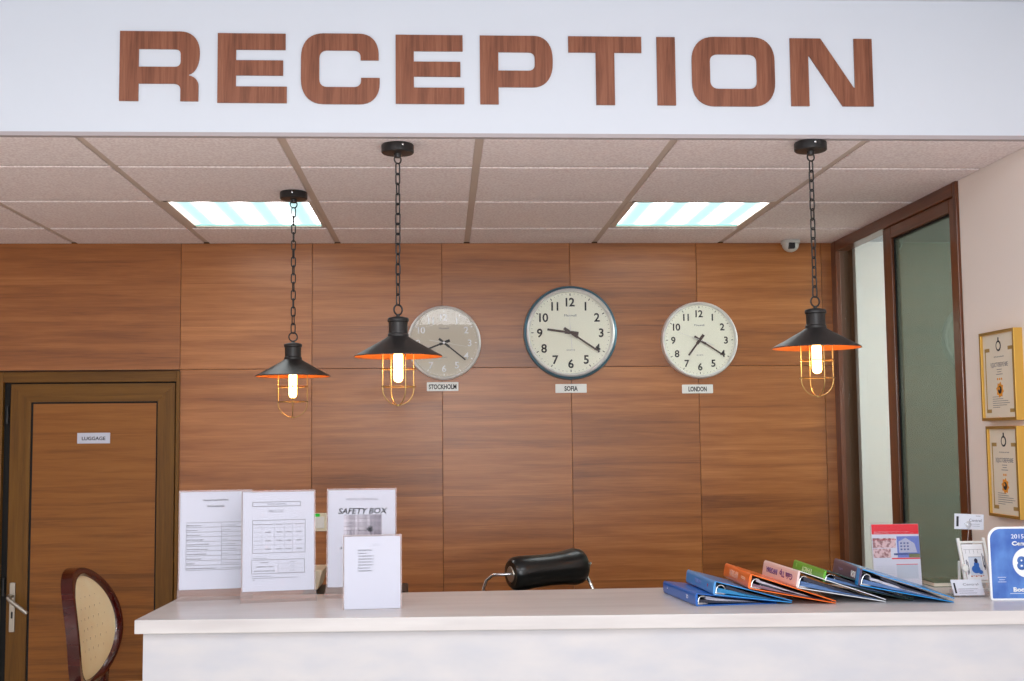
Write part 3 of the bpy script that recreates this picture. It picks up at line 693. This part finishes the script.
# safety box
_, sh, mt = stand(-.351, 3.752, .0, .204, .293, 'acrylic stand with the SAFETY BOX sheet, behind the smaller one')
bm = B(); txt(bm, 'HOTEL CENTRAL', .104, .265, .0070, .098, 1); txt(bm, 'SAFETY BOX', .106, .230, .0175, .152, 0, bold=.022, shear=.25)
txt(bm, 'Фотокопия', .062, .118, .008, .05)
pfin('printed_lettering', bm, INK, sh, mt)
bm = B()
for q in range(7): line(bm, .047, .163, .137+q*.0115, .148+q*.0115, q % 2)
for q in range(8): line(bm, .047, .163, .1365+q*.0115, .1373+q*.0115, 3)
line(bm, .090, .118, .169, .179, 2); line(bm, .116, .126, .171, .177, 3)
for a in (0, PI/4, PI/2, 3*PI/4): 
    v = box(bm, -.010, .010, -.0004, 0, -.0018, .0018, 3, mtx=T(.128, 0, .174) @ Ry(a))
g1 = mat('printed_safe_grey', (128, 122, 134), .5, noise=((34, 1, 1), (206, 202, 212), .42, .60)); g2 = mat('printed_safe_grey_light', (142, 136, 148), .5, noise=((34, 1, 1), (218, 214, 222), .42, .60))
pfin('safe_picture', bm, [g1, g2, M['clockhand'], M['ink']], sh, mt)
# info sheet (A5)
_, sh, mt = stand(-.278, 3.466, .08, .157, .202, 'small acrylic stand with a mostly blank sheet, nearest to the camera', lean=.05, base=False)
bm = B(); txt(bm, 'Wi-Fi', .088, .178, .0042, .02, 1)
for q, s_ in enumerate(('INFORMATION', 'Central', 'WLANFLOOR 1', 'WLANFLOOR 2', 'WLANFLOOR 3', 'WLANFLOOR 4', 'Password', '1234567890')): txt(bm, s_, .038, .164-q*.0082, .0036, (.040, .024, .044, .044, .043, .044, .032, .04)[q], 1, 'LEFT', bold=.03)
pfin('printed_lettering', bm, INK, sh, mt)
# brochure holder
t = empty('brochure_stand', (1.338, 3.745, CT), 'acrylic holder with a red-topped hotel brochure behind the binders', 'brochure holder', rz=-.02); t.scale = (.95, .95, .95)
bl = Rx(-.10)
bm = B(); box(bm, -.003, .163, -.003, -.0015, 0, .200); box(bm, -.003, .163, .0015, .003, 0, .212); box(bm, -.003, .163, .003, .03, 0, .002); bmesh.ops.transform(bm, matrix=bl, verts=bm.verts[:]); finish('acrylic_panel', bm, M['acrylic'], t)
bm = B(); box(bm, 0, .157, -.0008, .0008, .002, .205); bmesh.ops.transform(bm, matrix=bl, verts=bm.verts[:]); sh = finish('brochure', bm, M['paper'], t)
bm = B(); line(bm, .0005, .1565, .172, .2045, 0); line(bm, .082, .1565, .096, .165, 1); line(bm, .002, .078, .128, .160, 5); line(bm, .002, .060, .096, .126, 5); line(bm, .002, .08, .153, .156, 0); line(bm, .062, .1565, .091, .095, 0)
prism(bm, [(.088, .112), (.088, .148), (.112, .160), (.140, .142), (.148, .112)][::-1], -.0006, -.0003, 'Y', 2)
for q in range(3):
    for r_ in range(3): box(bm, .093+q*.011, .099+q*.011, -.0008, -.0006, .120+r_*.010, .125+r_*.010, 3)
line(bm, .070, .150, .104, .110, 3); box(bm, .120, .156, -.0006, -.0003, .096, .108, 4)
line(bm, .076, .147, .028, .073, 6); line(bm, .076, .147, .073, .075, 0)
for q in range(5): line(bm, .008, .070, .068-q*.006, .0695-q*.006, 6)
txt(bm, 'Medical, dental and hospital care', .066, .197, .0050, .118, 7, bold=.03); txt(bm, 'in Sofia, Bulgaria', .034, .187, .0050, .055, 7, bold=.03)
line(bm, .008, .125, .179, .1805, 7); line(bm, .008, .14, .175, .1762, 7)
bmesh.ops.translate(bm, verts=bm.verts[:], vec=(0, -.0009, 0)); pfin('brochure_print', bm, [M['red'], M['bluesky'], M['bldg'], M['bldgdark'], M['grassy'], M['rosy'], mat('printed_pale_blue', (186, 196, 208), .6), M['awardtext']], sh, bl)

# ------------------------------------------------------------------ ring binders
def binder(x, z, th, fx, fz, dt, y, ln, mats, label, spine_print, yaw, pages):
    """x,z: near lower spine corner; th: thickness; fx,fz: fore-edge; dt: height of the top cover at the fore-edge"""
    t = empty('ring_binder', (x, y, z), label, 'binder', 'ring binders lying overlapped on the counter', yaw)
    c = .0025
    e = Vector((fx-x, 0, fz-z)); L_ = e.length; e.normalize(); n = Vector((-e.z, 0, e.x))     # along the cover, up from it
    def pt(a, b): return (e.x*a+n.x*b, e.z*a+n.z*b)
    cov, edge = mats
    # lower cover, spine and upper cover as separate boards
    bm = B(); prism(bm, [pt(0, 0), pt(L_, 0), pt(L_, c), pt(0, c)], 0, ln, 'Y'); finish('lower_cover', bm, edge, t, bevel=.0008)
    k = math.atan2(th-dt, L_)
    up = [pt(0, th), pt(L_, dt), pt(L_, dt-c), pt(0, th-c)]
    bm = B(); prism(bm, up[::-1], 0, ln, 'Y'); finish('upper_cover', bm, edge, t, bevel=.0008)
    r = min(.006, th*.2)
    sp_ = [pt(0, 0), pt(c, 0), pt(c, th), pt(0, th), pt(-.003, th-r*.6), pt(-.004, th-r*1.4), pt(-.004, r*1.4), pt(-.003, r*.6)]
    bm = B(); prism(bm, sp_, -.0005, ln+.0005, 'Y'); sp = finish('spine', bm, cov, t)
    # print on the spine: text xy -> x runs from near to far reversed (upside down for the viewer)
    xn = Vector((n.x, 0, n.z))                            # spine up
    ax = Vector((0, 1, 0))                                # text runs away from the viewer when upside down
    tx, ty = ax, -xn; tz = tx.cross(ty)
    o_ = Vector((e.x*-.0042, 0, e.z*-.0042))
    Q = Matrix(((tx.x, ty.x, tz.x, o_.x+n.x*th/2), (tx.y, ty.y, tz.y, 0), (tx.z, ty.z, tz.z, o_.z+n.z*th/2), (0, 0, 0, 1)))
    for nm, fn, mm_ in spine_print:
        bm = B(); fn(bm, Q, th, ln); finish(nm, bm, mm_, sp)
    # mechanism and rings
    bm = B(); a = .02
    prism(bm, [pt(.006, c), pt(.04, c), pt(.036, c+.003), pt(.010, c+.003)], .03, ln-.03, 'Y')
    H = (th-c*2)*.82*(1-.02/L_)
    for yy in (.018, ln*.35, ln*.62):
        pts = []
        for q in range(13):
            g_ = PI*q/12; p = pt(.023-.013*math.cos(g_), c+.002+H*.9*math.sin(g_)**.6 if math.sin(g_) > 0 else c+.002); pts.append((p[0], yy, p[1]))
        tube(bm, pts, .0016, 6)
    finish('ring_mechanism', bm, M['chrome'], t, smooth=True)
    # page block: wedge of sheets and dividers
    for (a0, a1, b0, b1, s_, m_) in pages:
        q0, q1 = (c+.003)+b0*(th-2*c-.006), (c+.003)+b1*(th-2*c-.006)
        hh = lambda a, b: c+.0006+(b-c)*max(0, 1-a/L_)+ (dt-2*c-.001)*(a/L_)*s_
        P_ = [pt(a0, q0), pt(a1*.5, (q0-c)*.35+c), pt(a1, c+.0004)]
        U_ = [pt(a1, c+.0012), pt(a1*.5, (q1-c)*.45+c+.0012), pt(a0, q1)]
        bm = B(); prism(bm, P_+U_, .012, ln-.014, 'Y'); finish('page_block', bm, m_, t)
    return t
def bmat(n, a, b=None, r=.3): return mat(n, a, r, coat=.4)
pg_white = mat('pages_white', (205, 205, 215), .6, noise=((3, 3, 500), (140, 140, 160), .4, .6)); pg_dark = mat('dark_dividers', (44, 46, 62), .5); pg_blue = mat('blue_plastic_pockets', (92, 128, 178), .3, noise=((3, 3, 300), (60, 84, 130), .4, .6)); pg_mauve = mat('mauve_pages', (150, 120, 136), .5, noise=((3, 3, 400), (90, 68, 84), .4, .6)); pg_cyan = mat('cyan_pockets', (40, 130, 180), .3)
def sp_text(s, h, off, w_=None, bold=.02, dz=0):
    return lambda bm, Q, th, ln: text(bm, s, h, Q @ T(off*ln, dz*th, 0), width=w_, bold=bold)
def sp_patch(a, b, lo, hi): return lambda bm, Q, th, ln: box(bm, a*ln, b*ln, -th/2+lo*th, -th/2+hi*th, 0, .0004, mtx=Q)
YN = 3.408
blue1 = bmat('royal_blue_vinyl', (20, 100, 190)); blue2 = bmat('light_blue_vinyl', (78, 150, 214)); blue2e = bmat('sky_blue_board', (50, 150, 222))
org = bmat('orange_vinyl', (250, 112, 22)); pink = bmat('pale_pink_spine', (232, 208, 206)); whiteb = bmat('white_board', (222, 226, 232))
grn = bmat('leaf_green_label', (92, 170, 40)); grnd = bmat('dark_green_board', (24, 62, 58)); navy = bmat('aubergine_spine', (72, 58, 92)); cyan = bmat('bright_blue_board', (10, 144, 220))
binder(.708, CT+.0004, .036, .945, CT+.0004, .007, YN, .305, (blue1, blue1), 'royal blue ring binder lying flat, lowest and leftmost of the row', [('spine_print', sp_text('CE', .010, .24), M['awardtext']), ('spine_logo', sp_text('o', .006, .86), M['awardtext'])], .117, [(.012, .20, .1, .45, 0, pg_dark), (.03, .19, .45, .8, 0, pg_white)])
binder(.757, CT+.031, .039, .982, CT+.0036, .007, YN, .300, (blue2, blue2e), 'light blue ring binder with faint print, second from the left', [('spine_print', sp_text('HOTEL', .012, .55, .07), mat('faint_lilac_print', (134, 140, 206), .5)), ('spine_logo', sp_text('A', .010, .20), M['red'])], .053, [(.012, .20, .05, .5, 0, pg_cyan), (.035, .19, .5, .85, 0, pg_dark)])
binder(.857, CT+.0465, .0415, 1.104, CT+.0008, .008, YN, .300, (org, org), 'bright orange ring binder, third from the left', [('spine_print', sp_text('INFORMA', .020, .60, .105, .02), mat('pale_orange_print', (250, 190, 160), .5)), ('spine_logo', sp_text('Gala', .012, .22, .05), mat('pale_orange_print', (250, 180, 140), .5))], 0, [(.012, .22, .03, .3, 0, pg_mauve), (.02, .20, .55, .75, 0, pg_white), (.03, .2, .33, .5, 0, pg_dark)])
binder(.994, CT+.046, .0490, 1.253, CT+.0008, .008, YN, .300, (pink, whiteb), 'pale pink-spined ring binder with purple lettering, fourth from the left', [('spine_print', sp_text('INFORMA', .016, .73, .10, .03), mat('purple_print', (84, 62, 140), .5)), ('spine_logo', sp_text('Gala Tip', .017, .31, .11, .03), mat('violet_print', (96, 40, 122), .5))], .057, [(.012, .24, .03, .4, 0, pg_blue), (.02, .22, .45, .75, 0, pg_dark)])
binder(1.080, CT+.058, .0335, 1.338, CT+.0008, .007, YN+.03, .300, (grn, grnd), 'ring binder with a bright green spine and dark covers, second from the right', [('spine_print', sp_text('ТРАСТ', .013, .52, .10, .03), mat('pale_yellow_print', (228, 240, 190), .5)), ('spine_logo', sp_text('o', .016, .88), mat('light_green_print', (160, 206, 120), .5))], 0, [(.012, .23, .03, .4, 0, pg_blue), (.03, .22, .5, .8, 0, pg_dark)])
binder(1.172, CT+.0500, .0480, 1.436, CT+.0008, .013, YN, .300, (navy, cyan), 'ring binder with purple spine and bright blue covers, rightmost of the row', [('spine_print', sp_text('BOB', .018, .22, .05, .04), M['awardtext']), ('spine_logo', sp_text('HOTEL', .007, .70, .05), mat('grey_lilac_print', (130, 120, 150), .5)), ('spine_edge', sp_patch(-.001, .10, 0, 1), cyan)], -.08, [(.012, .235, .03, .35, 0, pg_blue), (.03, .24, .4, .6, 0, pg_white), (.06, .25, .62, .8, 0, pg_dark)])

# ------------------------------------------------------------------ small things at the right end
# dark green book
t = empty('book', (1.52, 3.73, CT), 'dark green flat book lying behind the business card tray', 'book')
bm = B(); box(bm, 0, .135, 0, .10, 0, .002); box(bm, 0, .135, 0, .10, .013, .016); box(bm, 0, .135, .097, .1, .002, .013); finish('cover', bm, M['greenbook'], t)
bm = B(); box(bm, .002, .132, .003, .097, .002, .013); finish('pages', bm, M['parch'], t)
# card tray
t = empty('card_holder', (1.478, 3.500, CT), 'clear acrylic tray with a white business card in front of the deck chair', 'card holder', rz=-.03); t.scale = (1.08, 1.08, 1.08)
bm = B(); Lc = Rx(-.55)
v = box(bm, 0, .100, 0, .002, .002, .052, mtx=Lc); v = box(bm, 0, .100, -.008, -.006, .004, .020, mtx=Lc); box(bm, 0, .1, -.012, .055, 0, .003); box(bm, 0, .002, -.01, .02, .003, .02); box(bm, .098, .1, -.01, .02, .003, .02)
finish('tray', bm, M['acrylic'], t)
bm = B(); box(bm, .006, .090, -.0030, -.001, .004, .050, mtx=Lc); cd = finish('business_card', bm, M['paper'], t)
bm = B(); line(bm, .011, .016, .010, .040, 0); txt(bm, 'Central', .058, .036, .007, .042, 1); line(bm, .022, .075, .022, .023, 1); line(bm, .022, .062, .016, .017, 1); line(bm, .022, .070, .010, .011, 1)
pfin('card_print', bm, INK, cd, Lc @ T(0, -.003, 0))
# miniature deck chair with picture, spiral clip and card on top
t = empty('miniature_deck_chair', (1.545, 3.560, CT), 'white miniature wooden deck chair holding a small blue picture, left of the blue award', 'ornament'); t.scale = (.88, 1, 1)
bm = B()
for xx in (-.012, .076):                                   # raking side rails, leaning to the right as they fall
    v = box(bm, xx, xx+.009, -.005, .005, 0, .165, mtx=Matrix.Shear('XY', 4, (-.10, 0)) @ T(.016, 0, 0) @ Rx(-.16))
    v = box(bm, xx+.002, xx+.009, .022, .030, 0, .09, mtx=Matrix.Shear('XY', 4, (-.10, 0)) @ T(.016, .034, 0) @ Rx(.25))
finish('side_rail', bm, M['white'], t, bevel=.001)
bm = B()
bm.free()
for zz in (.150, .034, .012):
    bm = B(); box(bm, .004-.1*zz, .092-.1*zz, -.004, .004, zz-.003, zz+.004, mtx=T(0, zz*.16, 0)); finish('crossbar', bm, M['white'], t, bevel=.001)
bm = B(); box(bm, .004, .092, .045, .052, .02, .027); finish('crossbar', bm, M['white'], t, bevel=.001)
Ld = T(.0, 0, 0) @ Matrix.Shear('XY', 4, (-.10, 0)) @ Rx(-.16)
bm = B(); box(bm, .014, .086, -.0055, -.004, .040, .146); bmesh.ops.transform(bm, matrix=Ld, verts=bm.verts[:]); pn = finish('picture_panel', bm, mat('white_linen_panel', (228, 228, 232), .7), t)
bm = B(); mm_ = [M['fineink'], mat('picture_blue', (44, 98, 178), .5), mat('picture_dark', (40, 40, 70), .5), mat('picture_rust', (186, 104, 76), .5), mat('picture_pale', (196, 206, 222), .5)]
line(bm, .030, .074, .055, .108, 4)
def blob(cx, cz, rx, rz_, mi, d): prism(bm, [(cx+rx*math.cos(a), cz+rz_*math.sin(a)) for a in [-2*PI*q/18 for q in range(18)]], -d, -.0003, 'Y', mi)
blob(.050, .072, .015, .012, 1, .0006); blob(.054, .085, .009, .010, 1, .0007); blob(.054, .097, .006, .007, 2, .0008); blob(.064, .064, .008, .006, 1, .0007)
for q in range(6): line(bm, .028+q*.008, .034+q*.008, .050+.002*(q % 2), .054, 3)
for q in range(4): line(bm, .024+.014*q, .0246+.014*q, .118, .130, 0)
line(bm, .018, .082, .130, .1306, 0); line(bm, .030, .074, .108, .109, 2)
for (xa, za, zb) in ((.020, .056, .100), (.024, .060, .095), (.078, .078, .118), (.083, .074, .110), (.080, .070, .085)): box(bm, xa, xa+.0022, -.0006, -.0001, za, zb, 2, mtx=T(xa, 0, 80*0) @ T(-xa, 0, 0))
pfin('picture_print', bm, mm_, pn, Ld @ T(0, -.0055, 0))
bm = B(); lathe(bm, [(0, -.006), (.010, -.006), (.011, 0), (.010, .006), (0, .006)], 24, mtx=T(-.002, -.006, .078) @ Rx(PI/2)); finish('button', bm, M['white'], t, smooth=True)
bm = B(); pts = [(.030, .034, .150), (.030, .024, .185)]
for q in range(30):
    a = -PI/2+q*.42; r_ = .011*(1-q/42); pts.append((.030+r_*math.cos(a), .024+(-.002 if q > 14 else .0), .203+r_*math.sin(a)))
tube(bm, pts, .0009, 6); finish('wire_clip', bm, M['chrome'], t, smooth=True)
t = empty('business_card', (1.531, 3.590, CT+.190), 'white business card clipped on top of the miniature deck chair', 'business card')
Lk = Ry(.05)
bm = B(); box(bm, 0, .090, 0, .0008, 0, .046, mtx=Lk); cd = finish('card', bm, M['paper'], t)
bm = B(); line(bm, .006, .013, .008, .038, 0); txt(bm, 'Central', .064, .028, .009, .038, 1); line(bm, .030, .078, .016, .0168, 1); line(bm, .055, .078, .010, .0108, 1); line(bm, .066, .080, .040, .0412, 1)
pfin('card_print', bm, INK, cd, Lk)
# award sign
def corners(x0, x1, y0, y1, rt, rb):
    P = []
    for (cx, cz, r, a0) in ((x1-rt, y1-rt, rt, 0), (x0+rt, y1-rt, rt, 90), (x0+rb, y0+rb, rb, 180), (x1-rb, y0+rb, rb, 270)):
        for k in range(9):
            a = math.radians(a0+11.25*k); P.append((cx+r*math.cos(a), cz+r*math.sin(a)))
    return P[::-1]
t = empty('award_sign', (1.560, 3.425, CT), 'blue acrylic award sign with rounded corners and white edge at the right end', 'sign', rz=-.06)
La = Rx(-.03)
bm = B(); prism(bm, corners(0, .212, 0, .207, .034, .005), 0, .006, 'Y'); box(bm, .02, .18, .006, .07, 0, .003); bmesh.ops.transform(bm, matrix=La, verts=bm.verts[:]); pnl = finish('white_board', bm, M['awardtext'], t)
bm = B(); pts = corners(.0055, .2065, .005, .2015, .031, .003); prism(bm, pts, -.0008, 0, 'Y'); bmesh.ops.transform(bm, matrix=La, verts=bm.verts[:]); fc = finish('blue_face', bm, M['award'], t)
bm = B(); prism(bm, [(.110+.043*math.cos(a), .105+.043*math.sin(a)) for a in [-2*PI*q/48 for q in range(48)]], -.0004, 0, 'Y', 0)
txt(bm, '2015', .084, .180, .0125, .036, 0); txt(bm, 'Central', .098, .160, .0115, .062, 0, bold=.05); txt(bm, 'Booking.com', .118, .030, .0125, .106, 0, bold=.05); line(bm, .055, .13, .018, .019, 0)
line(bm, .022, .046, .064, .065, 0); line(bm, .026, .042, .057, .058, 0); line(bm, .022, .046, .051, .052, 0)
box(bm, .074, .104, -.0006, -.0004, .1, .1001, 1); text(bm, '8', .036, T(.092, -.0005, .105) @ FRONT, width=.026, bold=.05, mi=1)
pfin('award_lettering', bm, [M['awardtext'], M['awardblue']], fc, La @ T(0, -.0009, 0))

# ------------------------------------------------------------------ dining chair, turned side-on at the left
t = empty('dining_chair', (-1.247, 5.0, 0), 'dark cherry chair with oval cream upholstered back, left of the counter by the door', 'chair', rz=-.105)
# local frame: +x is the front of the chair, y across; the back sits at x = -.17
bx, bz, ra, rb, cur, lean = -.185, .905, .235, .236, .066, .055
def bp_(u, v, d):      # u,v in ellipse units, d = distance to the front
    yy = ra*u; zz = rb*v
    return Vector((bx+cur*u*u-lean*(v+1)*.5+d, yy, bz+zz))
bm = B(); n = 64; prof = [(.85, -.018), (.85, .018), (.87, .030), (.90, .036), (.96, .034), (1.0, .026), (1.0, -.020)]
rg = []
for q in range(n):
    a = 2*PI*q/n; rg.append([bm.verts.new(bp_(math.cos(a)*k, math.sin(a)*k, d)) for k, d in prof])
for q in range(n):
    A, Bq = rg[q], rg[(q+1) % n]
    for k in range(len(prof)): f = bm.faces.new([A[k], A[(k+1) % len(prof)], Bq[(k+1) % len(prof)], Bq[k]])
finish('back_frame', bm, M['cherry'], t, smooth=True)
bm = B(); nr = 10; rings = [[bm.verts.new(bp_(0, 0, .052))]]
for r_ in range(1, nr+1):
    k = .862*r_/nr; d = .052-.030*(r_/nr)**3
    rings.append([bm.verts.new(bp_(math.cos(2*PI*q/48)*k, math.sin(2*PI*q/48)*k, d)) for q in range(48)])
for r_ in range(nr):
    for q in range(48):
        q2 = (q+1) % 48
        if r_ == 0: bm.faces.new([rings[0][0], rings[1][q], rings[1][q2]])
        else: bm.faces.new([rings[r_][q], rings[r_+1][q], rings[r_+1][q2], rings[r_][q2]])
bk = finish('backrest_cushion', bm, M['upholstery'], t, smooth=True)
bm = B(); k = 0
for vv in [-.68+.17*q for q in range(9)]:
    for uu in [-.6+.2*q+(.1 if k % 2 else 0) for q in range(7)]:
        if uu*uu+vv*vv < .5:
            c_ = bp_(uu, vv, .0515-.03*(math.hypot(uu, vv)/.815)**3); box(bm, -.001, .0018, -.0012, .0012, -.005, .005, mtx=T(*c_))
    k += 1
finish('upholstery_flecks', bm, M['tuft'], bk)
bm = B(); lathe(bm, [(.86, -.014), (0, -.020)], 48)
for v in bm.verts: v.co = bp_(v.co.x, v.co.y, v.co.z)
finish('backrest_rear', bm, M['upholstery'], t, smooth=True)
bm = B(); prism(bm, rrect(-.14, .30, -.235, .235, .06), .585, .615); finish('seat_frame', bm, M['cherry'], t, bevel=.004)
bm = B(); prism(bm, rrect(-.13, .285, -.215, .215, .06), .615, .656); finish('seat_cushion', bm, M['upholstery'], t, bevel=.02, segs=4)
for sx, sy_ in ((-1, -1), (-1, 1), (1, -1), (1, 1)):
    bm = B()
    if sx < 0: tube(bm, [(-.20, sy_*.20, 0), (-.165, sy_*.205, .3), (-.155, sy_*.205, .60)], [.013, .017, .020], 12); tube(bm, [(-.155, sy_*.17, .59), (-.165, sy_*.15, .66), (bx+.03, sy_*.13, .715)], .018, 12)
    else: tube(bm, [(.27, sy_*.20, 0), (.265, sy_*.20, .3), (.255, sy_*.195, .59)], [.012, .016, .022], 12)
    finish('leg', bm, M['cherry'], t, smooth=True)

# ------------------------------------------------------------------ office chair behind the counter
t = empty('office_chair', (.375, 4.42, 0), 'black leather office chair with a chrome frame, its roll headrest showing over the counter', 'chair', rz=.0)
ang = -.45                                                    # left end of the roll is nearer
Hc = Vector((0, 0, 1.168)); ax = Vector((math.cos(ang), -math.sin(ang), .042)).normalized()
ax = Vector((.905, .42, .045)).normalized()
Mx = T(*Hc) @ ax.to_track_quat('Z', 'Y').to_matrix().to_4x4()
Lh = .152
prof = [(.026, -Lh+.004), (.030, -Lh), (.047, -Lh+.002), (.058, -Lh+.014), (.0615, -Lh+.04), (.059, -.06), (.0565, 0), (.060, .06), (.067, Lh-.04), (.062, Lh-.014), (.050, Lh-.002), (.030, Lh), (0, Lh)]
bm = B(); lathe(bm, prof, 40, mtx=Mx); hd = finish('headrest_roll', bm, M['leather'], t, smooth=True)
bm = B(); lathe(bm, [(0, -Lh-.001), (.026, -Lh-.001), (.0285, -Lh+.002), (.0285, -Lh+.006)], 32, mtx=Mx); finish('end_cap', bm, M['steel'], hd, smooth=True)
el, er = Hc-ax*Lh, Hc+ax*Lh
bm = B(); tube(bm, [el, el+Vector((-.035, -.005, .0)), el+Vector((-.062, .01, -.002)), el+Vector((-.085, .02, -.022)), el+Vector((-.095, .03, -.05)), el+Vector((-.10, .06, -.20)), (-.20, .06, .55), (-.20, .02, .47)], .006, 10)
tube(bm, [er-ax*.02, er+Vector((.012, .0, .0)), er+Vector((.028, .02, .006)), er+Vector((.022, .03, -.012)), er+Vector((.008, .0, -.03)), er+Vector((.03, -.03, -.08)), (.24, .05, .90), (.22, .06, .55), (.20, .02, .47)], .006, 10)
finish('chrome_frame', bm, M['chrome'], t, smooth=True)
bm = B(); prism(bm, rrect(-.22, .22, .50, 1.06, .06), .05, .10, 'Y'); finish('backrest', bm, M['leather'], t, bevel=.015, segs=3)
bm = B(); prism(bm, rrect(-.24, .24, -.12, .26, .07), .44, .52); bmesh.ops.translate(bm, verts=bm.verts[:], vec=(0, .0, 0)); finish('seat', bm, M['leather'], t, bevel=.02, segs=3)
bm = B(); lathe(bm, [(0, .10), (.03, .10), (.03, .30), (.02, .30), (.02, .45), (0, .45)], 20, mtx=T(0, .07, 0)); finish('gas_column', bm, M['chrome'], t, smooth=True)
for q in range(5):
    a = 2*PI*q/5+.3; d = Vector((math.cos(a), math.sin(a), 0)); c0 = Vector((0, .07, 0))
    bm = B(); tube(bm, [c0+d*.02+Vector((0, 0, .12)), c0+d*.27+Vector((0, 0, .075))], [.022, .014], 8); lg = finish('base_leg', bm, M['chrome'], t, smooth=True)
    bm = B(); lathe(bm, [(0, -.018), (.028, -.018), (.03, 0), (.028, .018), (0, .018)], 16, mtx=T(*(c0+d*.27+Vector((0, 0, .0305)))) @ Rz(a) @ Rx(PI/2)); lathe(bm, [(0, .03), (.008, .03), (.008, .08), (0, .08)], 8, mtx=T(*(c0+d*.27))); finish('caster', bm, M['blackplastic'], lg)
